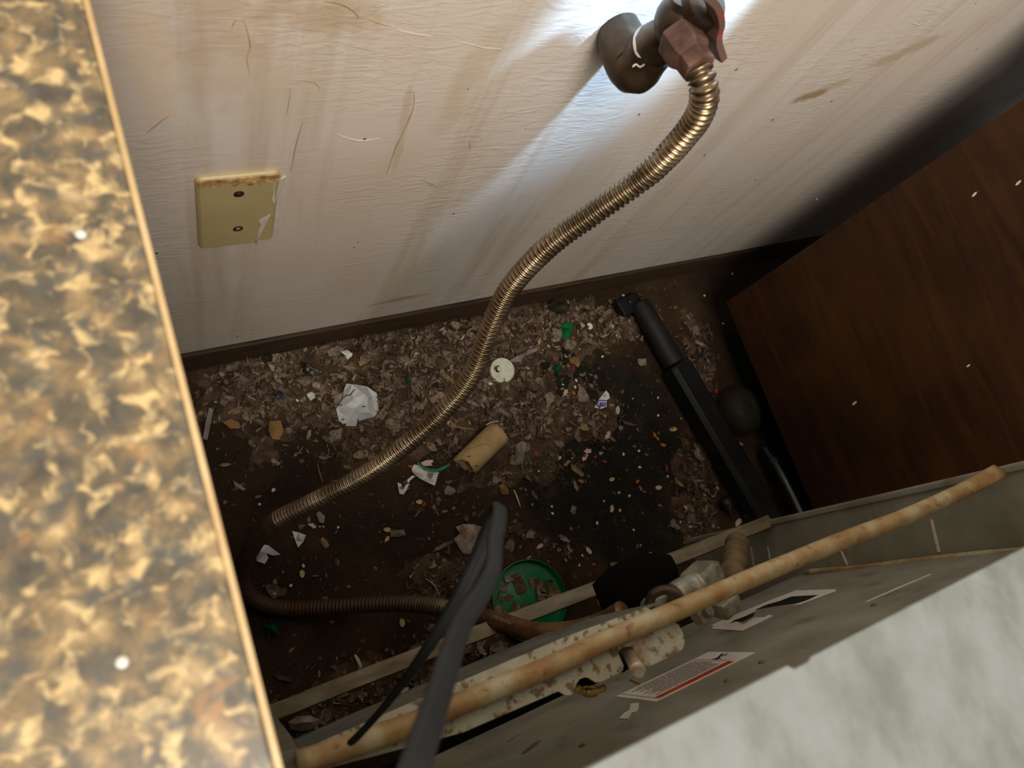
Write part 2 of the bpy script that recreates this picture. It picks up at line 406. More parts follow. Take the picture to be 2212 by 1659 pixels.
# ------------------------------------------------------------------ mesh helpers
class MB:
    def __init__(s):
        s.v, s.f = [], []

    def add(s, vs, fs):
        o = len(s.v)
        s.v += [tuple(p) for p in vs]
        s.f += [tuple(i + o for i in f) for f in fs]
        return s

    def box(s, a, b, M=None):
        (x0, y0, z0), (x1, y1, z1) = a, b
        vs = [Vector(p) for p in ((x0, y0, z0), (x1, y0, z0), (x1, y1, z0), (x0, y1, z0), (x0, y0, z1), (x1, y0, z1), (x1, y1, z1), (x0, y1, z1))]
        if M is not None:
            vs = [M @ p for p in vs]
        return s.add(vs, [(0, 3, 2, 1), (4, 5, 6, 7), (0, 1, 5, 4), (1, 2, 6, 5), (2, 3, 7, 6), (3, 0, 4, 7)])

    def sweep(s, path, rad, sides=14, caps=True, prof=None, up=None):
        """rad: number or list of radii (or (w,h) pairs); frames are carried along the path"""
        n = len(path)
        path = [Vector(p) for p in path]
        tang = [(path[min(i + 1, n - 1)] - path[max(i - 1, 0)]).normalized() for i in range(n)]
        u = Vector(up) if up is not None else (Vector((0, 0, 1)) if abs(tang[0].z) < 0.9 else Vector((0, 1, 0)))
        u = (u - u.dot(tang[0]) * tang[0]).normalized()
        vs, fs = [], []
        for i in range(n):
            u = (u - u.dot(tang[i]) * tang[i]).normalized()
            w = tang[i].cross(u)
            r = rad[i] if isinstance(rad, (list, tuple)) else rad
            ru, rw = r if isinstance(r, (list, tuple)) else (r, r)
            for k in range(sides):
                a = 2 * math.pi * k / sides
                if prof:
                    q = prof[k]
                    vs.append(path[i] + u * q[0] * ru + w * q[1] * rw)
                else:
                    vs.append(path[i] + u * math.cos(a) * ru + w * math.sin(a) * rw)
        for i in range(n - 1):
            for k in range(sides):
                a, b = i * sides + k, i * sides + (k + 1) % sides
                fs.append((a, b, b + sides, a + sides))
        if caps:
            fs.append(tuple(reversed(range(sides))))
            fs.append(tuple(range((n - 1) * sides, n * sides)))
        return s.add(vs, fs)

    def lathe(s, prof, base, axis, sides=32, close=False):
        """prof: (radius, height) pairs along axis from base"""
        base, ax = Vector(base), Vector(axis).normalized()
        u = ax.orthogonal().normalized()
        w = ax.cross(u)
        vs, fs = [], []
        for (r, hgt) in prof:
            for k in range(sides):
                a = 2 * math.pi * k / sides
                vs.append(base + ax * hgt + (u * math.cos(a) + w * math.sin(a)) * max(r, 1e-5))
        n = len(prof)
        for i in range(n - 1):
            for k in range(sides):
                a, b = i * sides + k, i * sides + (k + 1) % sides
                fs.append((a, b, b + sides, a + sides))
        if close:
            for k in range(sides):
                a, b = (n - 1) * sides + k, (n - 1) * sides + (k + 1) % sides
                fs.append((a, b, (k + 1) % sides, k))
        else:
            fs.append(tuple(reversed(range(sides))))
            fs.append(tuple(range((n - 1) * sides, n * sides)))
        return s.add(vs, fs)

    def prism(s, poly, off):
        """poly: 3-D outline, off: extrusion vector"""
        n = len(poly)
        off = Vector(off)
        poly = [Vector(p) for p in poly]
        vs = poly + [p + off for p in poly]
        fs = [tuple(reversed(range(n))), tuple(range(n, 2 * n))]
        fs += [(k, (k + 1) % n, (k + 1) % n + n, k + n) for k in range(n)]
        return s.add(vs, fs)

    def sheet(s, outline, inner, thick=0.0006):
        """bent sheet: outline and inner 3-D points, triangulated in plan, with real thickness"""
        pts = [Vector(p) for p in outline] + [Vector(p) for p in inner]
        n = len(outline)
        r = delaunay_2d_cdt([Vector((p.x, p.y)) for p in pts], [(i, (i + 1) % n) for i in range(n)], [], 1, 1e-7)
        v2, fc, orig = r[0], r[2], r[3]
        zz = []
        for k, o in enumerate(orig):
            zz.append(pts[o[0]].z if o else pts[0].z)
        m = len(v2)
        vs = [Vector((v2[k].x, v2[k].y, zz[k])) for k in range(m)]
        vs += [p - Vector((0, 0, thick)) for p in vs]
        fs = [tuple(f) for f in fc] + [tuple(i + m for i in reversed(f)) for f in fc]
        cnt = {}
        for f in fc:
            for a, b in zip(f, list(f[1:]) + [f[0]]):
                cnt[(a, b)] = 1
        for (a, b) in list(cnt):
            if (b, a) not in cnt:
                fs.append((b, a, a + m, b + m))
        return s.add(vs, fs)

    def build(s, name, material, parent=None, smooth=False, bevel=0.0, origin=None):
        me = bpy.data.meshes.new(name)
        vs = s.v
        if origin is not None:
            o_ = Vector(origin)
            vs = [tuple(Vector(p) - o_) for p in vs]
        me.from_pydata(vs, [], s.f)
        bm = bmesh.new()
        bm.from_mesh(me)
        bmesh.ops.recalc_face_normals(bm, faces=bm.faces)
        if bevel:
            bmesh.ops.bevel(bm, geom=[e for e in bm.edges if len(e.link_faces) == 2 and e.calc_face_angle(0) > 0.6], offset=bevel, segments=2, affect='EDGES', profile=0.6, clamp_overlap=True)
        bm.to_mesh(me)
        bm.free()
        me.update()
        if smooth:
            me.polygons.foreach_set('use_smooth', [True] * len(me.polygons))
            if smooth == 'auto':
                try:
                    me.set_sharp_from_angle(angle=math.radians(40))
                except Exception:
                    pass
        me.materials.append(MAT[material] if isinstance(material, str) else material)
        ob = bpy.data.objects.new(name, me)
        COL.objects.link(ob)
        if origin is not None:
            ob.location = origin
        if parent is not None:
            ob.parent = parent
            ob.matrix_parent_inverse = parent_inv(parent)
        return ob


def parent_inv(p):
    M = Matrix.Translation(p.location)
    q = p
    while q.parent is not None:
        q = q.parent
        if q.type == 'EMPTY':
            M = M if p.type != 'EMPTY' else M
    return WORLDINV.get(p.name, M.inverted())


WORLDINV = {}


def thing(name, label, cat, loc, group=None):
    o = bpy.data.objects.new(name, None)
    o.empty_display_size = 0.02
    COL.objects.link(o)
    o.location = loc
    return tag(o, label, cat, group)


def tag(o, label=None, cat=None, group=None, kind=None):
    if label:
        o['label'] = label
    if cat:
        o['category'] = cat
    if group:
        o['group'] = group
    if kind:
        o['kind'] = kind
    return o


def cr(pts, n):
    """Catmull-Rom through points, n samples evenly by length"""
    pts = [Vector(p) for p in pts]
    P = [2 * pts[0] - pts[1]] + pts + [2 * pts[-1] - pts[-2]]
    raw = []
    for i in range(1, len(P) - 2):
        for k in range(24):
            u = k / 24
            a, b, c_, d = P[i - 1], P[i], P[i + 1], P[i + 2]
            raw.append(0.5 * ((2 * b) + (c_ - a) * u + (2 * a - 5 * b + 4 * c_ - d) * u * u + (3 * b - a - 3 * c_ + d) * u ** 3))
    raw.append(pts[-1])
    L = [0.0]
    for a, b in zip(raw, raw[1:]):
        L.append(L[-1] + (b - a).length)
    out, j = [], 0
    for k in range(n):
        s_ = L[-1] * k / (n - 1)
        while j < len(raw) - 2 and L[j + 1] < s_:
            j += 1
        w = (s_ - L[j]) / max(1e-9, L[j + 1] - L[j])
        out.append(raw[j].lerp(raw[j + 1], min(1, max(0, w))))
    return out, L[-1]


def text_mesh(body, size, M, name, material, parent, thick=0.0002):
    cu = bpy.data.curves.new(name, 'FONT')
    cu.body = body
    cu.size = size
    cu.extrude = thick
    cu.resolution_u = 3
    tmp = bpy.data.objects.new(name + '_tmp', cu)
    COL.objects.link(tmp)
    bpy.context.view_layer.update()
    me = bpy.data.meshes.new_from_object(tmp.evaluated_get(bpy.context.evaluated_depsgraph_get()))
    bpy.data.objects.remove(tmp)
    bpy.data.curves.remove(cu)
    me.transform(M)
    me.materials.clear()
    me.materials.append(MAT[material])
    me.name = name
    ob = bpy.data.objects.new(name, me)
    COL.objects.link(ob)
    if parent is not None:
        ob.parent = parent
        ob.matrix_parent_inverse = parent_inv(parent)
    return ob


# ================================================================== setting
floor = MB().box((-1.6, -2.2, -0.05), (2.3, 0.425, 0.0)).build('floor', 'floor')
tag(floor, kind='structure')
wall = MB().box((-1.6, WALL_Y, 0.105), (2.3, 0.47, 2.6)).build('wall_back', 'wall', bevel=0.002)
tag(wall, kind='structure')
bb = MB().box((-1.6, 0.424, 0.0), (2.3, 0.47, 0.106))
bb.box((-1.6, 0.417, 0.006), (2.3, 0.425, 0.070))
tag(bb.build('baseboard_back', 'darkwood', bevel=0.002), kind='structure')


def ridge(name, px, w, hgt, material, y=WALL_Y):
    """a raised run of paint, crack lip or scratch on the wall, part of the wall"""
    pts, L = cr([PY(a, b, y) for a, b in px], 6 * len(px) + 4)
    n = len(pts)
    w, hgt = w * 0.6, hgt * 0.45
    rad = [(hgt * (0.25 + math.sin(math.pi * (k + 0.5) / n)), w * (0.35 + 0.65 * math.sin(math.pi * (k + 0.5) / n))) for k in range(n)]
    return MB().sweep(pts, rad, 6, up=(0, -1, 0)).build(name, material, wall, True)


ridge('paint_drip', [(895, 195), (892, 235), (868, 290), (852, 325), (835, 376)], 0.0016, 0.0012, 'drip')
ridge('paint_drip', [(528, 48), (536, 75), (540, 100), (533, 125), (540, 160)], 0.0012, 0.001, 'drip')
ridge('paint_drip', [(500, 62), (508, 44), (522, 42), (530, 52)], 0.0010, 0.0009, 'drip')
ridge('paint_crack', [(700, 3), (735, 8), (762, 22), (775, 38)], 0.0018, 0.0007, 'streak')
ridge('paint_crack', [(788, 36), (815, 48), (845, 58)], 0.0012, 0.0008, 'drip')
ridge('paint_crack', [(858, 65), (900, 74), (930, 78), (942, 82)], 0.0012, 0.001, 'paint')
ridge('paint_crack', [(975, 88), (1010, 94), (1045, 103), (1078, 106), (1082, 110), (1070, 98)], 0.0012, 0.001, 'paint')
ridge('paint_crack', [(728, 290), (755, 300), (785, 304), (822, 298)], 0.0016, 0.0014, 'paint')
ridge('paint_crack', [(690, 350), (730, 344), (775, 341)], 0.0008, 0.0006, 'streak')
ridge('paint_crack', [(632, 175), (662, 174), (682, 180), (690, 192)], 0.0010, 0.0006, 'streak')
ridge('paint_crack', [(316, 288), (340, 268), (366, 248)], 0.0010, 0.0006, 'streak')
ridge('paint_crack', [(627, 190), (625, 215), (618, 250)], 0.0008, 0.0006, 'streak')
ridge('paint_crack', [(995, 315), (1030, 316), (1085, 312)], 0.0008, 0.0006, 'streak')
ridge('paint_crack', [(1015, 304), (1014, 326)], 0.0008, 0.0006, 'streak')
for q in ([(912, 388), (928, 396), (948, 406)], [(918, 398), (932, 401), (930, 404)], [(655, 260), (640, 310), (628, 370)]):
    ridge('streak', q, 0.0011, 0.0005, 'streak')
ridge('streak', [(2005 - 40, 48), (1990, 56)], 0.0012, 0.0008, 'paint')

# ================================================================== countertop on the left
root = thing('countertop', 'tan and grey granite-look countertop filling the left side', 'countertop', (-0.3, 0.0, 0.872))
MB().box((-0.70, -0.75, 0.872), (0.0068, 0.408, 0.910)).build('top', 'granite', root, bevel=0.0012)
e = MB().box((0.0069, -0.75, 0.8725), (0.0096, 0.408, 0.9097)).build('edge_highlight_strip', 'edge', root, bevel=0.0008)  # tan laminate edge; its pale tone stands in for the bevel's highlight
for n_, (px, py) in enumerate(((175, 506), (264, 1430))):
    p = PZ(px, py, 0.9108)
    b_ = MB()
    b_.lathe([(0.0004, -0.0012), (0.0016, -0.0009), (0.0022, 0.0), (0.0015, 0.0009), (0.0003, 0.0012)], p, (0.2, 0.1, 1), 10)
    tag(b_.build('salt_grain', 'white_bit', None, True), ['white crumb on the countertop nearer the wall plate', 'white crumb on the countertop near the bottom of the picture'][n_], 'crumb')
root = thing('base_cabinet', 'dark cabinet body under the granite-look countertop', 'cabinet', (-0.35, -0.1, 0.0))
MB().box((-0.70, -0.70, 0.10), (-0.004, 0.404, 0.871)).build('body', 'darkwood', root)
MB().box((-0.68, -0.62, 0.0), (-0.03, 0.38, 0.0995)).build('plinth', 'darkwood', root)

# ================================================================== wooden cabinet on the right
CX = 1.03
root = thing('wooden_cabinet', 'stained brown plywood cabinet side at the right', 'cabinet', (CX + 0.3, 0.0, 0.0))
MB().box((CX, -0.70, 0.100), (CX + 0.018, 0.310, 0.868)).build('side_panel', 'wood', root, bevel=0.001)
MB().box((CX + 0.0185, 0.288, 0.104), (CX + 0.60, 0.308, 0.866)).build('back_panel', 'darkwood', root)
MB().box((CX + 0.0185, -0.68, 0.104), (CX + 0.60, 0.287, 0.125)).build('bottom_panel', 'darkwood', root)
MB().box((CX + 0.05, -0.62, 0.0), (CX + 0.58, 0.26, 0.0995)).build('plinth', 'black', root)
MB().box((CX - 0.02, -0.73, 0.8685), (CX + 0.62, 0.408, 0.906)).build('worktop', 'granite', root, bevel=0.002)
for (px, py, s_) in ((1846, 871, 0.004), (2105, 420, 0.003), (2092, 790, 0.0022), (1765, 430, 0.0012), (2200, 395, 0.003)):
    p = PX(px, py, CX - 0.0003)
    MB().sheet([p + Vector((0, s_ * math.cos(a), s_ * 1.7 * math.sin(a))) + Vector((0.0006 * k_, 0, 0)) for k_, a in enumerate((0, 1.1, 2.2, 3.4, 4.6, 5.5))], [], 0.0004) if False else None
    q = MB().prism([p + Vector((0, s_ * 0.6 * math.cos(a) + 0.4 * s_ * math.sin(a), s_ * 1.5 * math.sin(a))) for a in (0, 1.1, 2.2, 3.4, 4.6, 5.5)], (-0.0005, 0, 0))
    q.build('paint_fleck', 'cream', root)

# ================================================================== wall plate
pl = thing('wall_plate', 'ivory blank wall plate with two screws, partly painted over', 'wall plate', (0.110, WALL_Y, 0.49))
x0, x1, z0, z1 = 0.0705, 0.1492, 0.425, 0.5585
pb = MB()
o_, i_ = 0.0, 0.0045
ring = lambda d, y: [(x0 + d, y, z0 + d), (x1 - d, y, z0 + d), (x1 - d, y, z1 - d), (x0 + d, y, z1 - d)]


def rrect(d, y, r=0.006):
    out = []
    for (cx, cz, a0) in ((x1 - d - r, z0 + d + r, -90), (x1 - d - r, z1 - d - r, 0), (x0 + d + r, z1 - d - r, 90), (x0 + d + r, z0 + d + r, 180)):
        for k in range(5):
            a = math.radians(a0 + 90 * k / 4)
            out.append((cx + r * math.cos(a), y, cz + r * math.sin(a)))
    return out


rings = [rrect(0, WALL_Y + 0.001), rrect(0, WALL_Y - 0.002), rrect(0.0012, WALL_Y - 0.0042), rrect(0.0035, WALL_Y - 0.0058, 0.004)]
vv = [p for r_ in rings for p in r_]
ff = []
for i in range(3):
    for k in range(20):
        ff.append((i * 20 + k, i * 20 + (k + 1) % 20, (i + 1) * 20 + (k + 1) % 20, (i + 1) * 20 + k))
ff.append(tuple(range(60, 80)))
ff.append(tuple(reversed(range(20))))
pb.add(vv, ff).build('plate', 'plate', pl)
fy = WALL_Y - 0.0058
for (px, py, m_) in ((516, 419, 'black_hole'), (514, 494, 'screw')):
    p = PY(px, py, fy)
    sc = MB().lathe([(0.0052, 0.0), (0.0052, 0.0004), (0.0044, 0.0008), (0.0036, 0.0003)], p, (0, -1, 0), 20).build('screw_seat', 'black_hole', pl, True)
    s2 = MB().lathe([(0.0032, 0.0004), (0.0030, 0.0012), (0.0018, 0.0018), (0.0003, 0.002)], p, (0, -1, 0), 16).build('screw', m_ if m_ == 'screw' else 'iron', pl, True)
rn = random.Random(3)
top_pts = []
for k in range(17):
    f = k / 16
    top_pts.append((x0 + 0.002 + (x1 - x0 - 0.003) * f, fy - 0.0005, z1 - 0.011 - rn.uniform(-0.004, 0.006)))
poly = top_pts + [(x1 - 0.001, fy - 0.0005, z1 - 0.001), (x0 + 0.002, fy - 0.0005, z1 - 0.001)]
MB().prism(poly, (0, 0.0012, 0)).build('grime_band', 'crud', pl)
side = []
for k in range(13):
    f = k / 12
    side.append((x1 - 0.004 - rn.uniform(0, 0.004) - (0.011 if f < 0.45 else 0.0), fy - 0.0004, z0 - 0.002 + (z1 - z0 - 0.012) * f))
poly = side + [(x1 + 0.006, WALL_Y - 0.0012, z1 - 0.014), (x1 + 0.006, WALL_Y - 0.0012, z0 - 0.002)]
MB().prism(poly, (0, 0.0012, 0)).build('paint_smear', 'paint', pl)
ridge('streak', [(604, 408), (606, 425), (603, 448)], 0.0014, 0.0008, 'black_hole')

# ================================================================== gas valve on the wall
V = thing('gas_valve', 'bronze gas shut-off valve on a pipe elbow with a worn red lever', 'valve', PY(1340, 140, WALL_Y))
ec = PY(1362, 142, 0.372)
wc = Vector((ec.x, WALL_Y + 0.004, ec.z + 0.004))
vb = PY(1474, 50, 0.352)
elb, _ = cr([wc, wc.lerp(ec, 0.55), ec + Vector((0.001, -0.006, 0.004)), ec.lerp(vb, 0.45)], 18)
rads = [0.0195, 0.0200, 0.021, 0.0215, 0.0222, 0.0228, 0.0232, 0.0234, 0.0235, 0.0234, 0.0232, 0.0226, 0.0218, 0.0208, 0.0205, 0.0208, 0.0212, 0.0205]
MB().sweep(elb, rads, 26).build('pipe_elbow', 'iron', V, 'auto')
d_ = (vb - ec).normalized()
e0 = elb[-1]
MB().lathe([(0.0190, -0.0008), (0.0205, 0.0), (0.0200, 0.0010), (0.0172, 0.0016)], e0, d_, 24).build('thread_tape', 'paint', V, True)
tl, _ = cr([e0 + Vector((-0.012, -0.014, -0.002)), e0 + Vector((-0.018, -0.016, -0.004)), e0 + Vector((-0.022, -0.014, -0.003)), e0 + Vector((-0.025, -0.015, -0.005))], 12)
MB().sweep(tl, 0.0009, 6).build('tape_end', 'paint', V, True)
MB().lathe([(0.0192, -0.0012), (0.0196, 0.003), (0.0190, 0.007), (0.0178, 0.014), (0.0150, 0.018), (0.0150, 0.040)], e0 + d_ * 0.003, d_, 10).build('inlet', 'iron_dark', V, 'auto')
# bulging valve body, lopsided sphere squashed along the wall normal
bm_ = MB()
prof = []
for k in range(13):
    a = math.pi * k / 12
    prof.append((0.0245 * math.sin(a) + 0.0002, -0.0225 * math.cos(a)))
bm_.lathe(prof, vb, (0.35, -0.2, 0.9), 28)
bm_.lathe([(0.0165, 0.0), (0.0165, 0.020), (0.0150, 0.024)], vb, (-0.25, 0.25, 0.95), 20)
bm_.build('valve_body', 'iron_dark', V, 'auto')
cap_ax = (CAM - vb).normalized() * 0.55 + Vector((0.25, 0, 0.75))
cap_ax.normalize()
MB().lathe([(0.0175, 0.010), (0.0185, 0.014), (0.0185, 0.0235), (0.0165, 0.0265), (0.0085, 0.0272), (0.0078, 0.0262)], vb + Vector((0.004, 0, 0.004)), cap_ax, 28).build('bonnet', 'iron_dark', V, 'auto')
# lever: flat bar with bent end along the right side
lv = [PY(1505, -25, 0.335), PY(1538, 5, 0.333), PY(1548, 45, 0.331), PY(1540, 80, 0.328), PY(1552, 122, 0.322)]
lp, _ = cr(lv, 18)
sq = [(1, 1), (-1, 1), (-1, -1), (1, -1)]
MB().sweep(lp, [(0.0030, 0.0075)] * 12 + [(0.0032, 0.0082)] * 6, 4, prof=sq, up=(1, 0.1, 0.1)).build('lever', 'redlever', V, bevel=0.0008)
# flare nut holding the hose
n0, n1_ = PY(1462, 78, 0.338), PY(1512, 150, 0.300)
na = (n1_ - n0).normalized()
nl = (n1_ - n0).length
MB().lathe([(0.0120, -0.004), (0.0172, 0.0), (0.0180, 0.002), (0.0180, nl * 0.52), (0.0165, nl * 0.60), (0.0145, nl * 0.66), (0.0140, nl * 0.98), (0.0118, nl)], n0, na, 6).build('flare_nut', 'rust', V, bevel=0.0007)

# ================================================================== corrugated gas hose
hp = [n0.lerp(n1_, 0.72)]
for (px, py, y) in ((1518, 178, 0.292), (1519, 225, 0.283), (1488, 282, 0.280), (1404, 372, 0.278), (1290, 455, 0.274), (1182, 535, 0.268), (1102, 622, 0.257), (1062, 702, 0.236), (1018, 810, 0.199), (960, 886, 0.176), (880, 958, 0.155), (780, 1030, 0.141), (670, 1087, 0.134)):
    hp.append(PY(px, py, y))
for (px, py, d) in ((588, 1130, 0.985), (541, 1188, 1.025), (521, 1245, 1.055), (545, 1292, 1.078), (605, 1313, 1.095), (700, 1312, 1.10), (850, 1304, 1.085), (960, 1313, 1.035), (1060, 1338, 0.955), (1150, 1364, 0.905), (1230, 1364, 0.885), (1300, 1345, 0.87), (1345, 1320, 0.85)):
    hp.append(PD(px, py, d))
pitch = 0.0057
_, LH = cr(hp, 50)
rings_n = int(LH / pitch)
path, _ = cr(hp, rings_n * 7 + 1)
R0 = 0.0122
rad = []
for i, p in enumerate(path):
    q = proj(p)
    s_ = i / 7.0
    amp = 1.0 if (q[1] < 1200) else 0.6
    if q[1] > 1120 and q[0] < 620:
        amp = 0.22 if q[1] < 1290 else 0.3
    sleeve_zone = q[1] > 1315 and q[0] > 1015
    if sleeve_zone:
        amp = 0.0
    wv = 0.5 + 0.5 * math.cos(2 * math.pi * s_)
    lump = 0.0004 * mnoise.noise(p * 60)
    r_ = R0 - 0.0036 * amp * (1 - wv ** 0.75) - (0.0006 if sleeve_zone else 0)
    rad.append(r_ + lump)
hroot = thing('gas_hose', 'corrugated brass gas hose curving from the wall valve down to the stove', 'hose', path[-1])
cut = next(i for i, p in enumerate(path) if proj(p)[1] > 1315 and proj(p)[0] > 1015)
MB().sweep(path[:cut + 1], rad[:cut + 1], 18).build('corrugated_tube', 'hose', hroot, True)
MB().sweep(path[cut:], [r + 0.0006 for r in rad[cut:]], 18).build('end_sleeve', 'sleeve', hroot, True)
# worn stamped lettering along the sleeve
ks = [i for i in range(cut, len(path)) if proj(path[i])[0] > 1072]
k0 = ks[0]
pa, pb_ = path[k0], path[min(len(path) - 1, k0 + 45)]
tx = (pb_ - pa).normalized()
toc = (CAM - pa)
toc = (toc - toc.dot(tx) * tx).normalized()
toc = (toc * 0.92 + (Vector((0, 1, 0)) - Vector((0, 1, 0)).dot(tx) * tx).normalized() * 0.35).normalized()
ty = toc.cross(tx)
Mt = Matrix((tx, ty, toc)).transposed().to_4x4()
Mt.translation = pa + toc * (R0 + 0.0007) - ty * 0.002
text_mesh('1 PATENTED', 0.0068, Mt, 'lettering', 'print', hroot, 0.0003)

# ================================================================== stove
S = thing('gas_range', 'white gas stove pulled away from the wall, grey back panel showing', 'stove', (0.39, -0.42, 0.0))
XL, XR = 0.012, 0.782
top = [(XL, STOVE_Y + 0.001), (0.225, STOVE_Y + 0.0005), (0.228, STOVE_Y - 0.0022), (0.2365, STOVE_Y - 0.0022), (0.2395, STOVE_Y - 0.0008), (XR, STOVE_Y - 0.0035), (XR, -0.74), (XL, -0.74)]
MB().prism([(x, y, 0.9065) for x, y in top], (0, 0, 0.0035)).build('cooktop', 'enamel', S, bevel=0.0008)
MB().box((XL + 0.003, -0.735, 0.888), (XR - 0.003, BACK_Y - 0.002, 0.9064)).build('cooktop_frame', 'enamel', S)
MB().box((XL + 0.004, -0.72, 0.06), (XL + 0.024, STOVE_Y + 0.0005, 0.887)).build('side_panel', 'sheet', S, bevel=0.001)
# right side panel with a thin folded rear edge
rp = MB().box((XR - 0.012, -0.72, 0.06), (XR - 0.004, STOVE_Y - 0.001, 0.887))
rp.build('side_panel', 'sheet', S)
MB().box((XR - 0.0155, STOVE_Y - 0.006, 0.06), (XR - 0.0005, STOVE_Y + 0.001, 0.886)).build('rear_flange', 'sheet', S, bevel=0.0015)
low_edge = [(XL + 0.025, 0.392), (0.181, 0.380), (0.263, 0.378), (0.328, 0.374), (0.36, 0.390), (0.40, 0.396), (0.44, 0.376), (0.47, 0.36), (0.50, 0.30), (XR - 0.0125, 0.30)]
MB().prism([(x, BACK_Y - 0.004, z) for x, z in low_edge] + [(XR - 0.0125, BACK_Y - 0.004, 0.887), (XL + 0.025, BACK_Y - 0.004, 0.887)], (0, 0.004, 0)).build('back_panel', 'sheet', S)
MB().box((XL + 0.026, BACK_Y - 0.060, 0.307), (XR - 0.0135, BACK_Y - 0.055, 0.886)).build('gap_shade_sheet', 'black_shade', S)  # added black sheet that gives the gap below the back panel its shade
MB().box((XL + 0.025, -0.719, 0.05), (XR - 0.0125, -0.70, 0.887)).build('front_panel', 'enamel', S)
MB().box((XL + 0.025, -0.699, 0.30), (XR - 0.0125, BACK_Y - 0.0045, 0.306)).build('oven_floor', 'black_shade', S)
# bottom rear rail, dented
rl, _ = cr([(XL + 0.02, STOVE_Y + 0.002, 0.243), (0.15, STOVE_Y + 0.004, 0.262), (0.35, STOVE_Y + 0.002, 0.266), (0.55, STOVE_Y, 0.276), (XR - 0.008, STOVE_Y - 0.001, 0.282)], 30)
MB().sweep(rl, [(0.0032, 0.0095)] * 30, 4, prof=sq, up=(0, 0.35, 1)).build('bottom_rail', 'rail', S, bevel=0.0012)
# box cover: spotted ledge with notches, hanging dark face
ZL = 0.66
inner = [(700, 1662), (1000, 1582), (1206, 1493), (1216, 1499), (1225, 1502), (1234, 1501), (1239, 1494), (1244, 1478), (1252, 1467), (1262, 1463), (1271, 1464), (1280, 1470), (1287, 1474), (1298, 1473), (1340, 1454), (1346, 1447), (1347, 1437), (1336, 1413), (1338, 1404), (1347, 1398), (1356, 1396), (1363, 1397), (1374, 1408), (1385, 1426), (1393, 1437), (1401, 1440), (1468, 1408), (1476, 1400), (1479, 1386), (1476, 1370), (1466, 1350), (1440, 1332)]
outer = [(1394, 1312), (1216, 1378), (1155, 1404), (1004, 1468), (800, 1556), (650, 1622)]
poly = [PZ(a, b, ZL) for a, b in inner + outer]
MB().prism(poly, (0, 0, -0.0016)).build('notched_ledge', 'galv', S)
o1 = [PZ(a, b, ZL - 0.0017) for a, b in ((1425, 1300), (1216, 1378), (1155, 1404), (1004, 1468), (800, 1556), (650, 1622))]
fb = [Vector((p.x, p.y + 0.001, 0.600)) for p in o1]
fb[0] = Vector((o1[0].x - 0.03, o1[0].y + 0.001, 0.604))
face = MB()
n_ = len(o1)
vs_ = o1 + fb + [p - Vector((0, 0.0015, 0)) for p in o1] + [p - Vector((0, 0.0015, 0)) for p in fb]
fs_ = []
for k in range(n_ - 1):
    fs_.append((k, k + 1, n_ + k + 1, n_ + k))
    fs_.append((2 * n_ + k + 1, 2 * n_ + k, 3 * n_ + k, 3 * n_ + k + 1))
    fs_.append((n_ + k, n_ + k + 1, 3 * n_ + k + 1, 3 * n_ + k))
    fs_.append((k + 1, k, 2 * n_ + k, 2 * n_ + k + 1))
fs_ += [(0, n_, 3 * n_, 2 * n_), (n_ - 1, 2 * n_ - 1, 4 * n_ - 1, 3 * n_ - 1)]
face.add(vs_, fs_).build('cover_face', 'sheet_dark', S)
# rusty tie tube with a flattened right end
tp, _ = cr([PZ(a, b, 0.6685) for a, b in ((640, 1648), (700, 1630), (771, 1606), (907, 1558), (1000, 1517), (1081, 1484), (1155, 1454), (1233, 1420), (1296, 1389), (1472, 1314), (1648, 1238), (1824, 1166), (1956, 1116), (2044, 1077), (2110, 1045), (2160, 1017))], 90)
rr_ = []
for k in range(90):
    f = k / 89
    fl = max(0.0, (f - 0.90) / 0.10)
    fr = max(0.0, (0.06 - f) / 0.06)
    rr_.append((0.0078 * (1 - 0.7 * fl) * (1 - 0.3 * fr), 0.0078 * (1 + 0.12 * fl)))
    rr_[-1] = (rr_[-1][0] + 0.0003 * mnoise.noise(tp[k] * 90), rr_[-1][1] + 0.0003 * mnoise.noise(tp[k] * 70))
MB().sweep(tp, rr_, 18, up=(0, 0.5, 1)).build('tie_tube', 'tube', S, True)
# brown tube standing in the right rear corner
bp, _ = cr([PX(a, b, XR - 0.018) for a, b in ((2212, 1190), (2100, 1199), (1960, 1214), (1860, 1226), (1740, 1236))], 24)
MB().sweep(bp, [(0.0042, 0.0042)] * 24, 10).build('corner_tube', 'tube', S, True)
for (a, b) in (((2012, 1122), (2028, 1192)), ((1817, 1190), (1830, 1220)), ((1658, 1180), (1664, 1215)), ((1622, 1182), (1628, 1222))):
    pa, pb2 = PX(*a, XR - 0.0128), PX(*b, XR - 0.0128)
    MB().sweep([pa, pa.lerp(pb2, 0.5), pb2], [(0.0006, 0.0018), (0.0006, 0.0026), (0.0006, 0.0024)], 6, up=(1, 0, 0)).build('streak', 'cream', S)  # thin cream streaks on the side panel's inner face
# warning sticker
yb = BACK_Y + 0.0005


def q2(px, py):
    return PY(px, py, yb)


A, B, Cc, D = q2(1327, 1505), q2(1420, 1514), q2(1636, 1407), q2(1528, 1410)
x_l, x_r = (A.x + B.x) / 2, (Cc.x + D.x) / 2
z_lo, z_hi = (A.z + D.z) / 2, (B.z + Cc.z) / 2
SX = lambda u: x_l + (x_r - x_l) * u
SZ = lambda v: z_lo + (z_hi - z_lo) * v


def patch(u0, u1, v0, v1, lift, name, m_, par):
    return MB().box((SX(u0), yb + lift - 0.0003, SZ(v0)), (SX(u1), yb + lift, SZ(v1))).build(name, m_, par)


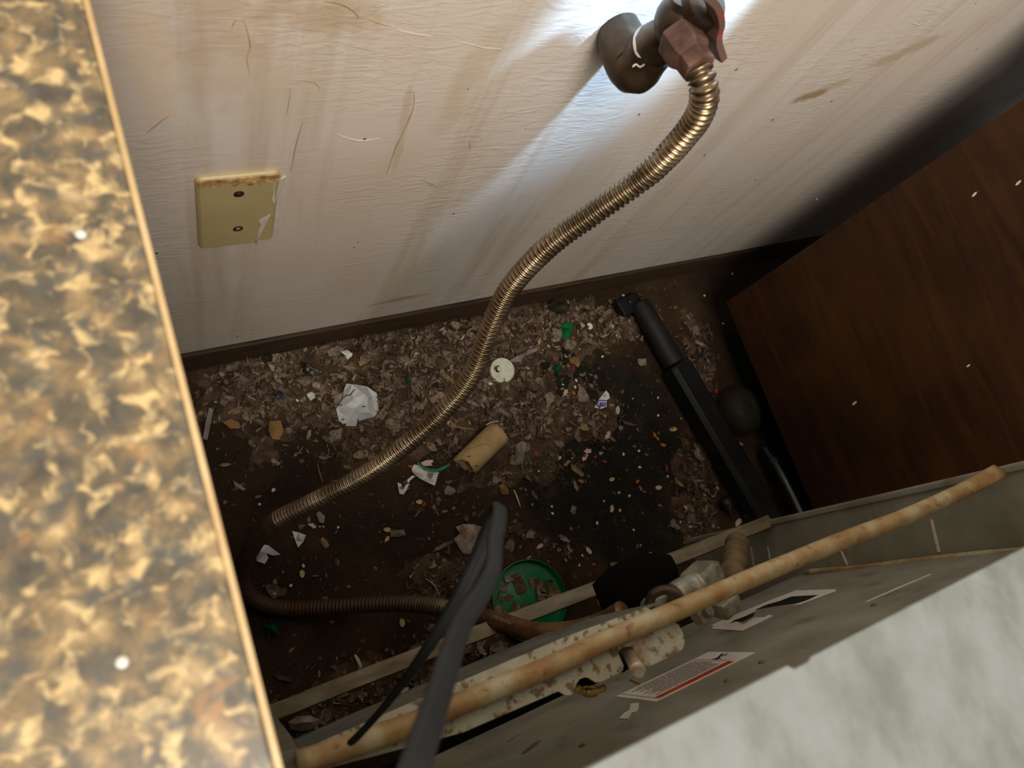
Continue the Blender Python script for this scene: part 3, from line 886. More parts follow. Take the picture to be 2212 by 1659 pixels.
st1 = patch(0, 1, 0, 1, 0.0, 'warning_sticker', 'sticker', S)
tag(st1, 'white sticker with rows of small print and an orange-red stripe')
patch(0.06, 0.80, 0.83, 0.95, 0.0003, 'stripe', 'orange', st1)
tx_ = MB()
rn = random.Random(5)
for k in range(13):
    v = 0.10 + k * 0.053
    u = rn.uniform(0.10, 0.22)
    end = 0.78 if k < 9 else 0.74
    while u < end:
        w_ = min(rn.uniform(0.05, 0.16), end - u)
        tx_.box((SX(u), yb + 0.0001, SZ(v)), (SX(u + w_), yb + 0.0003, SZ(v + 0.017)))
        u += w_ + 0.012
tx_.box((SX(0.045), yb + 0.0001, SZ(0.02)), (SX(0.050), yb + 0.0003, SZ(0.96)))
tx_.box((SX(0.81), yb + 0.0001, SZ(0.02)), (SX(0.814), yb + 0.0003, SZ(0.82)))
tx_.build('small_print', 'ink_grey', st1)
pic = MB()
for (u0, v0, u1, v1, w_) in ((0.83, 0.52, 0.955, 0.40, 0.0022), (0.90, 0.46, 0.93, 0.56, 0.001), (0.93, 0.43, 0.97, 0.50, 0.001), (0.86, 0.50, 0.835, 0.42, 0.0012), (0.85, 0.51, 0.845, 0.60, 0.001)):
    pic.sweep([Vector((SX(u0), yb + 0.0003, SZ(v0))), Vector((SX(u1), yb + 0.0003, SZ(v1)))], [(0.0002, w_), (0.0002, w_ * 0.6)], 6, up=(0, 1, 0))
pic.build('pictogram', 'ink', st1)
# torn sticker with bold black lettering
yb2 = BACK_Y + 0.0005


def q3(cx_, cy_):
    return PY(1500 + cx_ / 6.506, 1240 + cy_ / 6.506, yb2)


st2o = [(232, 722), (270, 735), (245, 772), (670, 800), (1110, 590), (1040, 575), (1000, 605), (840, 615), (690, 712), (590, 670), (490, 705), (560, 650), (700, 600), (840, 530), (860, 520), (870, 495), (1020, 430), (1200, 380), (1360, 318), (1560, 305), (1745, 298), (1590, 370), (1390, 440), (1480, 432), (1985, 245), (1990, 215), (1420, 235), (1000, 395)]
st2 = MB().prism([q3(a, b) for a, b in st2o], (0, 0.0004, 0)).build('torn_sticker', 'sticker', S)
tag(st2, 'torn white sticker with remains of bold black lettering')
for nm, pl_ in (('letter', [(490, 706), (560, 652), (700, 602), (840, 545), (700, 640), (600, 672)]), ('letter', [(595, 668), (720, 620), (850, 540), (830, 590), (690, 660)]),
                ('letter', [(685, 714), (730, 680), (840, 625), (1000, 603), (1040, 578), (960, 640), (830, 690)]),
                ('letter_block', [(870, 498), (1020, 432), (1200, 382), (1360, 320), (1560, 307), (1740, 300), (1560, 375), (1400, 410), (1180, 440), (1000, 470)])):
    MB().prism([q3(a, b) + Vector((0, 0.0001, 0)) for a, b in pl_], (0, 0.0002, 0)).build(nm, 'ink', st2)
# loose torn tape remains, scratches and screws of the back panel
MB().prism([PY(1300 + a / 6.144, 1390 + b / 6.144, yb) for a, b in ((230, 1000), (300, 920), (370, 885), (385, 800), (490, 790), (495, 850), (460, 910), (400, 920), (350, 1000))], (0, 0.0003, 0)).build('tape_remnant', 'cream', S)
for (px, py) in ((1645, 1432), (1570, 1472), (1887, 1308), (1258, 1612)):
    p = PY(px, py, BACK_Y)
    MB().lathe([(0.0030, 0.0), (0.0030, 0.0010), (0.0020, 0.0018), (0.0005, 0.0020)], p, (0, 1, 0), 10).build('screw', 'cast_brown', S, True)
for (a, b, w_) in (((1870, 1300), (2010, 1240), 0.004), ((1095, 1604), (1122, 1586), 0.002), ((1130, 1628), (1165, 1600), 0.005), ((1360, 1468), (1385, 1480), 0.002)):
    pa, pb2 = PY(*a, BACK_Y + 0.0002), PY(*b, BACK_Y + 0.0002)
    MB().sweep([pa, pa.lerp(pb2, 0.5), pb2], [(0.0003, w_ * 0.6), (0.0003, w_), (0.0003, w_ * 0.5)], 6, up=(0, 1, 0)).build('streak', 'cream' if w_ == 0.004 else 'rail', S)
# pin and brass jet standing in the notches
p0, p1 = PD(1353, 1402, 0.60), PD(1381, 1452, 0.535)
ax = (p1 - p0).normalized()
ln = (p1 - p0).length
MB().lathe([(0.0052, -0.06), (0.0052, ln * 0.72), (0.0056, ln * 0.73), (0.0056, ln * 0.9), (0.0040, ln * 0.91), (0.0040, ln)], p0, ax, 16).build('metal_pin', 'pin', S, 'auto')
p0 = PD(1252, 1490, 0.60)
jp, _ = cr([PD(1240, 1484, 0.59), PD(1258, 1492, 0.60), PD(1278, 1494, 0.60), PD(1305, 1486, 0.61)], 14)
MB().sweep(jp, [0.0035] * 6 + [0.0045] * 4 + [0.003] * 4, 10).build('brass_jet', 'brass', S, True)
# gas inlet fittings half hidden behind the tube
G = MB()
c0, c1 = PD(1462, 1290, 0.71), PD(1512, 1262, 0.72)
ax = (c1 - c0).normalized()
G.lathe([(0.006, -0.006), (0.0145, 0.0), (0.0150, 0.004), (0.0150, 0.022), (0.013, 0.024), (0.013, 0.028)], c0, ax, 18)
G.build('regulator_barrel', 'cast', S, 'auto')
c0 = PD(1525, 1243, 0.74)
M = Matrix.Translation(c0) @ Euler((0.2, 0.15, 0.25)).to_matrix().to_4x4()
MB().box((-0.016, -0.011, -0.02), (0.014, 0.010, 0.012), M).build('regulator_body', 'cast', S, bevel=0.004)
rg_, _ = cr([PD(1402, 1308, 0.70), PD(1410, 1285, 0.70), PD(1436, 1274, 0.70), PD(1462, 1282, 0.70), PD(1476, 1300, 0.70)], 24)
MB().sweep(rg_, 0.0048, 10).build('tube_bend', 'iron', S, True)
MB().lathe([(0.002, 0.004), (0.009, 0.003), (0.0125, 0.0), (0.0125, -0.03)], PD(1436, 1300, 0.72), (0, 0.2, 1), 18).build('union_nut', 'cast', S, 'auto')
col_, _ = cr([PD(1592, 1170, 0.95), PD(1588, 1205, 0.88), PD(1580, 1245, 0.82)], 14)
MB().sweep(col_, [0.013 + 0.002 * math.sin(k * 1.7) for k in range(14)], 14).build('standpipe', 'cast_brown', S, True)
c0 = PD(1506, 1333, 0.72)
MB().lathe([(0.009, 0.0), (0.0105, 0.002), (0.0105, 0.011), (0.006, 0.012), (0.0055, 0.019)], c0, (0.25, 0.2, 0.9), 6).build('bolt', 'cast', S, bevel=0.0006)
M = Matrix.Translation(PD(1572, 1308, 0.73)) @ Euler((0.3, 0.1, 0.2)).to_matrix().to_4x4()
MB().box((-0.014, -0.008, -0.014), (0.012, 0.008, 0.008), M).build('bracket', 'cast', S, bevel=0.003)
# black burner housing under the ledge
bh = MB()
hp2, _ = cr([PD(1290, 1290, 0.90), PD(1345, 1268, 0.90), PD(1400, 1245, 0.91), PD(1455, 1225, 0.92)], 16)
bh.sweep(hp2, [(0.018 * math.sin(math.pi * (0.18 + 0.64 * k / 15)), 0.030 * math.sin(math.pi * (0.18 + 0.64 * k / 15))) for k in range(16)], 18)
bh.build('burner_housing', 'black_shade', S, True)

# ================================================================== power cord looping up behind the stove
pts = []
for (px, py, z) in ((728, 1634, 0.668), (752, 1610, 0.673), (790, 1572, 0.682), (850, 1502, 0.700), (925, 1398, 0.730), (985, 1300, 0.752), (1032, 1205, 0.770), (1058, 1140, 0.782), (1076, 1098, 0.792), (1080, 1112, 0.806), (1070, 1170, 0.815), (1066, 1225, 0.824), (1046, 1272, 0.836), (1002, 1340, 0.856), (972, 1420, 0.878), (945, 1510, 0.898), (915, 1600, 0.915), (882, 1700, 0.926), (850, 1820, 0.924), (835, 1930, 0.917)):
    pts.append(PZ(px, py, z))
cp, _ = cr(pts, 120)
root = thing('power_cord', 'flat black power cord looped up from the stove back in the foreground', 'power cord', pts[-1])
pr = []
for k in range(24):
    a = 2 * math.pi * k / 24
    pr.append((math.cos(a) * (1.0 - 0.18 * abs(math.cos(3 * math.asin(max(-1, min(1, math.sin(a))))))), math.sin(a)))
rw_ = []
for k in range(120):
    f = k / 119
    tw = min(1.0, max(0.0, (f - 0.10) / 0.26))
    rw_.append((0.0024 + 0.0004 * tw, 0.0024 + 0.0026 * tw + 0.0016 * max(0.0, (f - 0.6) / 0.4)))
MB().sweep(cp, rw_, 24, prof=pr, up=(0.3, 0.2, 1)).build('cable', 'rubber', root, True)

# ================================================================== things along the cabinet base
b0, b1 = PZ(1378, 652, 0.026), PZ(1656, 1130, 0.030)
root = thing('black_bar', 'long black bar with a sleeve lying on the floor beside the wooden cabinet', 'bar', (b0 + b1) / 2 - Vector((0, 0, 0.02)))
dv = (b1 - b0).normalized()
sect = [(1, 0.7), (0.7, 1), (-0.7, 1), (-1, 0.7), (-1, -0.7), (-0.7, -1), (0.7, -1), (1, -0.7)]
L_ = (b1 - b0).length
MB().sweep([b0 + dv * (L_ * 0.30), b0 + dv * (L_ * 0.31), b1 + dv * 0.12], [(0.024, 0.024), (0.025, 0.027), (0.025, 0.027)], 8, prof=sect).build('shaft', 'black', root, bevel=0.001)
MB().sweep([b0 + dv * 0.004, b0 + dv * 0.02, b0 + dv * (L_ * 0.15), b0 + dv * (L_ * 0.29)], [(0.018, 0.018), (0.021, 0.022), (0.022, 0.0225), (0.022, 0.023)], 14).build('sleeve', 'rubber', root, 'auto')
bx_ = PZ(1362, 655, 0.02)
M = Matrix.Translation(bx_) @ Euler((0, 0, math.atan2(dv.y, dv.x))).to_matrix().to_4x4()
MB().box((-0.016, -0.032, -0.018), (0.020, 0.022, 0.006), M).build('end_bracket', 'black', root, bevel=0.003)
for (px, py) in ((1360, 652), (1386, 646)):
    MB().lathe([(0.0055, 0.0), (0.0050, 0.003), (0.0030, 0.0042), (0.0004, 0.0044)], PZ(px, py, 0.026), (0, 0, 1), 12).build('bolt', 'iron', root, True)
b0, b1 = PZ(1662, 970, 0.030), PZ(1735, 1125, 0.060)
root = thing('black_foot_tube', 'short glossy black tube at the foot of the wooden cabinet', 'tube', b1)
tp2, _ = cr([b0 - Vector((0, 0, 0.012)), b0.lerp(b1, 0.4), b1 + (b1 - b0) * 0.25], 16)
MB().sweep(tp2, [0.017, 0.0175] + [0.018] * 14, 16).build('tube', 'black_gloss', root, 'auto')
MB().lathe([(0.0183, 0), (0.020, 0.002), (0.020, 0.012), (0.0183, 0.014)], tp2[2], (tp2[3] - tp2[2]), 20).build('collar', 'black', root, 'auto')
gc = PZ(1588, 892, 0.002)
gj = MB()
gj.lathe([(0.048, 0.0), (0.050, 0.004), (0.0495, 0.020), (0.045, 0.034), (0.034, 0.046), (0.018, 0.052), (0.002, 0.054), (0.002, 0.0525), (0.017, 0.0505), (0.033, 0.0445), (0.0435, 0.033), (0.048, 0.019), (0.0485, 0.004), (0.047, 0.0)], gc, (0, 0, 1), 40, close=True)
tag(gj.build('plastic_dome', 'clear', None, True), 'cloudy clear plastic dome between the black bar and the wooden cabinet', 'lid')
kp = PZ(1572, 1088, 0.012)
kb = MB().lathe([(0.004, -0.012), (0.013, -0.010), (0.016, -0.002), (0.0135, 0.008), (0.006, 0.012), (0.0005, 0.0128)], kp, (0.1, 0.1, 1), 18)
kb.lathe([(0.0055, 0.0), (0.0052, 0.020), (0.003, 0.022)], kp, (-0.2, -1, 0.1), 12)
tag(kb.build('black_stopper', 'black', None, True), 'small black stopper beside the near end of the black bar', 'stopper')

# ================================================================== dust bed and litter
BLOBS = [(560, 850, 130, 75, 0.8), (700, 830, 170, 85, 1.0), (880, 770, 230, 60, 1.0), (1000, 850, 140, 95, 1.0), (800, 950, 90, 70, 0.7), (1190, 715, 150, 55, 0.9), (1330, 690, 60, 40, 0.7), (1120, 900, 120, 70, 1.0),
         (1290, 905, 50, 50, 0.7), (1060, 1020, 80, 45, 0.7), (1210, 1020, 60, 35, 0.4), (960, 1250, 75, 45, 0.9), (1000, 1375, 80, 45, 0.9), (830, 1480, 130, 60, 0.9), (690, 1560, 60, 45, 0.9), (1500, 1070, 40, 130, 0.9), (1490, 740, 22, 90, 0.5), (1530, 830, 22, 70, 0.5),
         (930, 1080, 80, 45, 0.3), (1060, 1160, 90, 50, 0.3), (640, 1250, 110, 80, 0.12), (560, 1000, 80, 70, 0.22), (1190, 1190, 120, 60, 0.18), (1600, 1000, 30, 90, 0.3)]


def dens(px, py):
    s_ = 0.0
    for (a, b, ra, rb, w_) in BLOBS:
        e_ = ((px - a) / ra) ** 2 + ((py - b) / rb) ** 2
        if e_ < 6:
            s_ += w_ * math.exp(-e_)
    return min(1.0, s_)


NX, NY = 150, 110
hx0, hx1, hy0, hy1 = 0.0, 1.06, -0.30, 0.4235
vs_, fs_ = [], []
HG = {}
for j in range(NY + 1):
    for i in range(NX + 1):
        x, y = hx0 + (hx1 - hx0) * i / NX, hy0 + (hy1 - hy0) * j / NY
        d = dens(*proj((x, y, 0)))
        nn = mnoise.fractal(Vector((x * 22, y * 22, 0)), 0.7, 2.2, 5)
        hgt = 0.013 * d ** 1.2 * (0.75 + 0.5 * nn) + 0.003 * nn * d - 0.0025 + 0.0012 * nn
        HG[(i, j)] = max(hgt, 0.0)
        vs_.append((x, y, max(-0.003, hgt)))
for j in range(NY):
    for i in range(NX):
        a = j * (NX + 1) + i
        q = (a, a + 1, a + NX + 2, a + NX + 1)
        if max(vs_[k][2] for k in q) > -0.001:
            fs_.append(q)
me = MB().add(vs_, fs_)
bed = me.build('dust_bed', 'dust', None, True)
tag(bed, 'brown dust and lint bed spread over the floor', 'dust', kind='stuff')


def ground(x, y):
    i = int(round((x - hx0) / (hx1 - hx0) * NX))
    j = int(round((y - hy0) / (hy1 - hy0) * NY))
    return HG.get((i, j), 0.0)


def flake_template(rn, L, W):
    n = rn.randint(6, 9)
    pts = []
    for k in range(n):
        a = 2 * math.pi * k / n + rn.uniform(-0.25, 0.25)
        r = rn.uniform(0.65, 1.1)
        pts.append((L * r * math.cos(a), W * r * math.sin(a)))
    cl = rn.uniform(0.2, 0.9) * rn.choice((-1, 1, 1))
    c2 = rn.uniform(-0.3, 0.3)
    z = lambda x, y: cl * (x / L) ** 2 * L * 0.8 + c2 * (y / W) * (x / L) * W + 0.25 * abs(cl) * W * (y / W) ** 2
    top_ = [(x, y, z(x, y)) for x, y in pts] + [(0, 0, z(0, 0)), (L * 0.4, 0, z(L * 0.4, 0)), (-L * 0.4, 0, z(-L * 0.4, 0))]
    return MB().sheet(top_[:n], top_[n:], 0.0005)


rn = random.Random(11)
TEMPL = []
for k in range(22):
    L = rn.uniform(0.009, 0.0175)
    W = L * rn.choice((0.2, 0.3, 0.42, 0.55, 0.75))
    mb = flake_template(rn, L, W)
    me_ = bpy.data.meshes.new('dry_flake')
    me_.from_pydata(mb.v, [], mb.f)
    me_.materials.append(MAT['flake'])
    TEMPL.append(me_)
TAKEN = [(1145, 1290, 75), (770, 870, 52), (1083, 802, 32), (1045, 968, 58), (920, 1020, 42), (1302, 865, 22), (1273, 705, 12), (1225, 715, 22), (1012, 1160, 40), (664, 795, 26), (1205, 662, 20), (510, 912, 20), (600, 925, 24), (746, 765, 20), (578, 1195, 34)]


def free(px, py, m=1.0):
    return all((px - a) ** 2 + (py - b) ** 2 > (r * m) ** 2 for a, b, r in TAKEN)


def floor_pt(rn, thr=None):
    while True:
        x, y = rn.uniform(0.02, 1.02), rn.uniform(-0.26, 0.415)
        px, py = proj((x, y, 0))
        d = dens(px, py)
        if rn.random() < (d if thr is None else max(d, thr)):
            return x, y, px, py, d


made = 0
tries = 0
while made < 300 and tries < 20000:
    tries += 1
    x, y, px, py, d = floor_pt(rn)
    if not free(px, py):
        continue
    o = bpy.data.objects.new('dry_flake', rn.choice(TEMPL))
    COL.objects.link(o)
    tilt = 0.65 * d + 0.1
    o.location = (x, min(y, 0.405), ground(x, y) + 0.0015 + rn.uniform(0, 0.006) * d)
    o.rotation_euler = (rn.gauss(0, tilt * 0.6), rn.gauss(0, tilt * 0.6), rn.uniform(0, 6.28))
    s_ = rn.uniform(0.75, 1.35)
    o.scale = (s_, s_, s_)
    hx_ = 1290 - (py - 455) * 0.75 if py < 1000 else 700
    if y < -0.085:
        lab, grp = 'dry brown flake lying under the stove behind the bottom rail', 'dry flakes under the stove'
    elif px > 1425:
        lab, grp = 'dry brown flake lying beside the black bar', 'dry flakes beside the black bar'
    elif py > 1100:
        lab, grp = 'dry brown flake on the floor around the foot of the black cord', 'dry flakes around the cord'
    elif py > 940:
        lab, grp = 'dry brown flake on the floor near the cardboard roll', 'dry flakes near the cardboard roll'
    elif px < hx_:
        lab, grp = 'curled grey-brown flake in the heap by the wall, left of the hose', 'dry flakes in the heap left of the hose'
    else:
        lab, grp = 'curled grey-brown flake in the litter by the wall, right of the hose', 'dry flakes right of the hose'
    tag(o, lab, 'flake', grp)
    made += 1

# the many smaller flakes and fibres nobody could count
SM = MB()
for _ in range(8500):
    x, y, px, py, d = floor_pt(rn, 0.05)
    if not free(px, py, 0.82):
        continue
    L = rn.choice((0.0016, 0.003, 0.005, 0.008, 0.0105)) * rn.uniform(0.7, 1.2) * (0.5 + 0.6 * d)
    W = L * rn.choice((0.12, 0.2, 0.3, 0.45, 0.7))
    n = rn.randint(4, 6)
    M = Matrix.Translation((x, min(y, 0.414), ground(x, y) + 0.0008 + rn.uniform(0, 0.004) * d)) @ Euler((rn.gauss(0, 0.45 * d + 0.08), rn.gauss(0, 0.45 * d + 0.08), rn.uniform(0, 6.28))).to_matrix().to_4x4()
    bend = rn.uniform(-0.5, 1.1)
    p_ = []
    for k in range(n):
        a = 2 * math.pi * k / n + rn.uniform(-0.3, 0.3)
        r = rn.uniform(0.7, 1.15)
        xx, yy = L * r * math.cos(a), W * r * math.sin(a)
        p_.append(M @ Vector((xx, yy, bend * xx * xx / L)))
    up_ = (M.to_3x3() @ Vector((0, 0, 1))) * 0.0004
    SM.prism(p_, up_)
o = SM.build('litter_crumbs', 'crumbs')
tag(o, 'countless small brown flakes and crumbs scattered over the floor', 'crumbs', kind='stuff')

LB = [(1165, 700, 30, 30), (1190, 990, 40, 40), (1125, 985, 16, 60), (960, 985, 50, 25), (930, 1265, 60, 45), (1000, 1250, 60, 40), (1080, 1000, 60, 20), (700, 1570, 50, 20), (830, 1500, 90, 30), (760, 930, 60, 40), (900, 830, 120, 50), (1490, 1100, 30, 60), (1520, 740, 20, 50), (980, 780, 80, 40)]
LN = MB()
for (a, b, ra, rb) in LB:
    for _ in range(34):
        px, py = rn.gauss(a, ra * 0.6), rn.gauss(b, rb * 0.6)
        p = PZ(px, py, 0.0)
        if p.y > 0.41:
            continue
        z = ground(p.x, p.y) + 0.003
        pts = []
        ang = rn.uniform(0, 6.28)
        st_ = rn.uniform(0.003, 0.007)
        q = Vector((p.x, p.y, z))
        for k in range(7):
            pts.append(q.copy())
            ang += rn.gauss(0, 0.9)
            q += Vector((math.cos(ang) * st_, math.sin(ang) * st_, rn.gauss(0, 0.0012)))
            q.z = max(q.z, 0.0012)
        LN.sweep(pts, [rn.uniform(0.00018, 0.0005)] * 7, 3)
tag(LN.build('lint', 'lint'), 'tangled grey-brown lint and fibres on the floor', 'lint', kind='stuff')


# small bits that can be picked out by colour
def bits(name, label, cat, group, mat_, spots, smin, smax, elong=1.6):
    for (px, py) in spots:
        p = PZ(px, py, 0.0)
        g = ground(p.x, p.y)
        n = rn.randint(5, 7)
        s_ = rn.uniform(smin, smax)
        M = Matrix.Translation((p.x, p.y, g + 0.0025)) @ Euler((rn.gauss(0, 0.2), rn.gauss(0, 0.2), rn.uniform(0, 6.28))).to_matrix().to_4x4()
        mb = MB()
        poly = []
        for k in range(n):
            a = 2 * math.pi * k / n + rn.uniform(-0.2, 0.2)
            r = rn.uniform(0.75, 1.1)
            poly.append(M @ Vector((s_ * elong * r * math.cos(a), s_ * r * math.sin(a), 0)))
        up_ = (M.to_3x3() @ Vector((0, 0, 1))) * min(0.0016, s_ * 0.6)
        mb.prism(poly, up_)
        tag(mb.build(name, mat_, None, origin=M.translation), label, cat, group)


W_SPOTS = [(908, 845), (1168, 700), (1190, 695), (1330, 695), (1315, 712), (1330, 725), (1243, 823), (1215, 832), (1262, 868), (1240, 838), (1190, 700), (1300, 772), (1365, 862), (1420, 860), (1420, 898), (1345, 982), (1378, 975), (1208, 990), (1335, 1065), (1358, 1072), (1303, 1083), (1190, 1095), (1192, 1110), (1288, 1130), (1256, 1200), (1250, 1221), (1355, 1217), (1404, 1196), (1412, 1200), (1337, 1103),
           (1367, 1145), (1270, 1187), (1070, 1098), (1488, 1138), (1468, 1128), (1380, 1010), (1440, 1030), (1540, 960), (1500, 1010), (1470, 905), (590, 1060), (655, 1222), (628, 1265), (594, 1284), (690, 1138), (698, 1138), (940, 870), (975, 700), (730, 1140), (520, 885), (640, 870), (600, 1120), (560, 1090), (1220, 770), (1345, 640), (1560, 700), (1520, 640), (1580, 592), (1235, 990), (1160, 1020)]
bits('white_crumb', 'tiny white crumb scattered on the dark floor', 'crumb', 'white crumbs on the floor', 'white_bit', W_SPOTS, 0.0012, 0.0028, 1.4)
bits('red_scrap', 'small red scrap lying on the dark floor', 'scrap', 'red scraps on the floor', 'red_bit', [(1157, 981), (1262, 985), (1285, 988), (1303, 998), (1235, 795), (1438, 1013), (1290, 1300), (1450, 925), (1545, 845), (915, 1090)], 0.0022, 0.0042, 1.9)
bits('orange_scrap', 'small orange scrap lying on the dark floor', 'scrap', 'orange scraps on the floor', 'orange_bit', [(1236, 850), (1412, 940), (1418, 948), (1254, 1040), (1382, 1056), (1375, 1040), (1430, 962), (1220, 1210), (1066, 945)], 0.0026, 0.0046, 1.7)
bits('yellow_scrap', 'small yellowish scrap lying among the litter', 'scrap', 'yellow scraps on the floor', 'yellow_bit', [(776, 790), (835, 1145), (836, 1165), (652, 1240), (868, 1345), (743, 1498), (1158, 742), (1453, 928), (1180, 752), (1320, 1037), (905, 1085)], 0.0030, 0.0055, 1.6)
bits('pale_flake', 'pale pinkish flake among the litter', 'flake', 'pale flakes among the litter', 'pink', [(1268, 975), (1262, 990), (1320, 1100), (1592, 1130), (1478, 1098), (1420, 1055), (1332, 888), (1310, 940), (1270, 1190), (1220, 850), (1165, 1180)], 0.0035, 0.006, 1.8)


# ---- single pieces
def fz(px, py, dz):
    p = PZ(px, py, 0.0)
    g = ground(p.x, p.y)
    return PZ(px, py, g + dz)


def scrap(name, label, cat, outline, inner, mat_, thick=0.0007, dz=0.004, parent=None, smooth=False):
    out = [fz(q[0], q[1], q[2] if len(q) > 2 else dz) for q in outline]
    inn = [fz(*q) for q in inner]
    ob = MB().sheet(out, inn, thick).build(name, mat_, parent, smooth)
    if label:
        tag(ob, label, cat)
    return ob


def off(pts, ox, oy, sc):
    return [(ox + p[0] / sc, oy + p[1] / sc, *p[2:]) for p in pts]


# crumpled white shell piece
root = thing('crumpled_white_piece', 'broken crumpled white piece, largest white scrap left of the hose', 'scrap', fz(770, 870, 0.0))
o5 = lambda q: off(q, 620, 740, 8.295)
MB().sheet([fz(*q) for q in o5([(1060, 735, .016), (1160, 745, .024), (1300, 850, .030), (1400, 920, .030), (1445, 1000, .028), (1450, 1140, .026), (1480, 1250, .020), (1560, 1330, .010), (1420, 1365, .006), (1290, 1410, .004), (1270, 1350, .008), (1240, 1500, .004), (1050, 1490, .003), (930, 1400, .005), (880, 1180, .010), (1000, 1010, .020), (1010, 880, .018)])],
           [fz(*q) for q in o5([(1200, 1000, .034), (1350, 1080, .033), (1200, 1180, .031), (1060, 1120, .027), (1000, 1280, .015), (1150, 1330, .017), (1330, 1250, .022), (1120, 880, .028)])], 0.0014).build('shell', 'plaster', root)
MB().sheet([fz(*q) for q in o5([(1170, 742, .022), (1430, 785, .012), (1610, 910, .008), (1625, 1060, .006), (1640, 1240, .005), (1560, 1328, .008), (1480, 1250, .018), (1452, 1140, .024), (1447, 1000, .026), (1400, 915, .028), (1300, 845, .028)])],
           [fz(*q) for q in o5([(1520, 960, .010), (1550, 1130, .008)])], 0.0012).build('folded_flap', 'plaster', root)
MB().sheet([fz(*q) for q in o5([(850, 960, .010), (1000, 890, .016), (985, 1000, .018), (880, 1170, .010), (835, 1120, .006)])], [], 0.001).build('torn_edge', 'dirty_paper', root)
for q in ([(1010, 1000), (1060, 950), (1140, 940), (1170, 890), (1220, 835)], [(890, 1125), (940, 1118), (990, 1122)], [(1340, 1150), (1400, 1145)]):
    pts, _ = cr([fz(a, b, .034) for a, b in o5(q)], 10)
    MB().sweep(pts, [(0.0004, 0.0007)] * 10, 5).build('crack', 'black_hole', root)

# round cream lid with a hole
lc = fz(1083, 801, 0.013)
root = thing('bottle_cap', 'round cream cap with rings and a torn hole beside the hose', 'cap', lc)
ax = Vector((-0.10, -0.16, 1)).normalized()
MB().lathe([(0.0225, -0.004), (0.0232, 0.0), (0.0232, 0.006), (0.0222, 0.0075), (0.0208, 0.0072), (0.0200, 0.0058), (0.0180, 0.0058), (0.0172, 0.0066), (0.0164, 0.0058), (0.0004, 0.0056)], lc, ax, 40).build('disc', 'cream', root, 'auto')
hc = lc + ax * 0.0058 + (PZ(1073, 798, 0) - PZ(1083, 801, 0))
MB().lathe([(0.0066, 0.0), (0.0066, 0.0005), (0.0002, 0.0006)], hc, ax, 20).build('hole', 'black_hole', root, True)
MB().lathe([(0.0050, 0.0), (0.0048, 0.0014), (0.0002, 0.0018)], hc + (PZ(1074, 797, 0) - PZ(1070, 797, 0)), ax, 18).build('tab', 'cream', root, True)
for (a, b, w_) in ((1066, 822, .0035), (1088, 820, .0016)):
    MB().lathe([(w_, 0.0), (w_ * 0.9, 0.0004), (w_ * 0.2, 0.0005)], lc + ax * 0.0057 + (PZ(a, b, 0) - PZ(1083, 801, 0)), ax, 9).build('stain', 'leaf', root)
MB().lathe([(0.0122, 0.0054), (0.0128, 0.0064), (0.0136, 0.0064), (0.0142, 0.0054)], lc, ax, 40, close=True).build('inner_ring', 'cream', root, True)

# cardboard roll, lying open with a torn end
ta, tb = fz(1077, 934, 0.021), fz(1004, 1006, 0.021)
root = thing('cardboard_roll', 'torn brown cardboard roll lying on the floor below the hose', 'cardboard roll', (ta + tb) / 2 - Vector((0, 0, 0.02)))
ax = (tb - ta).normalized()
u = Vector((0, 0, 1))
u = (u - u.dot(ax) * ax).normalized()
w = ax.cross(u)
Lr = (tb - ta).length
vv, ff = [], []
NS, NL = 44, 10
rn2 = random.Random(4)
jag = [rn2.uniform(-0.003, 0.003) for _ in range(NS)]
for side_r in (0.0225, 0.0209):
    for i in range(NL + 1):
        for k in range(NS):
            a = 2 * math.pi * k / NS
            f = i / NL
            end = jag[k] * (f ** 6) + 0.5 * jag[(k * 3) % NS] * (1 - f) ** 6
            point = 0.010 * (f ** 4) * max(0.0, math.cos(a - 1.2)) ** 3 - 0.006 * (f ** 4) * max(0.0, math.cos(a - 4.2))
            r_ = side_r * (1 + 0.05 * math.cos(2 * a))
            vv.append(ta + ax * (Lr * f + end + point) + u * r_ * 0.86 * math.cos(a) + w * r_ * 1.05 * math.sin(a))
off_ = (NL + 1) * NS
for i in range(NL):
    for k in range(NS):
        a, b = i * NS + k, i * NS + (k + 1) % NS
        ff.append((a, b, b + NS, a + NS))
        ff.append((off_ + b, off_ + a, off_ + a + NS, off_ + b + NS))
for k in range(NS):
    k2 = (k + 1) % NS
    ff.append((k2, k, off_ + k, off_ + k2))
    e_ = NL * NS
    ff.append((e_ + k, e_ + k2, off_ + e_ + k2, off_ + e_ + k))
MB().add(vv, ff).build('tube', 'card', root, True)
o6 = lambda q: off(q, 860, 880, 7.9)


def on_roll(px, py):
    """point on the roll's upper surface along the line of sight"""
    r = ray(px, py)
    o_ = CAM - ta
    best = None
    for k in range(400):
        d = 1.15 + 0.0008 * k
        q = o_ + r * d
        h_ = q - q.dot(ax) * ax
        if (h_.dot(u) / (0.0225 * 0.9)) ** 2 + (h_.dot(w) / (0.0236)) ** 2 < 1.03:
            best = CAM + r * (d - 0.0008)
            break
    return best or PZ(px, py, 0.04)


for q, m_ in (([(1100, 735), (1250, 700), (1420, 635), (1540, 630), (1580, 665)], 'streak'), ([(1500, 300), (1600, 250), (1720, 238)], 'cream'), ([(1700, 540), (1740, 520), (1750, 500)], 'streak'), ([(1180, 830), (1215, 840), (1230, 825)], 'black_hole'), ([(1310, 1005), (1340, 995), (1370, 1010)], 'black_hole')):
    pts = [on_roll(a, b) for a, b in o6(q)]
    pts, _ = cr(pts, 10)
    MB().sweep(pts, 0.0007, 5).build('crease', m_, root)

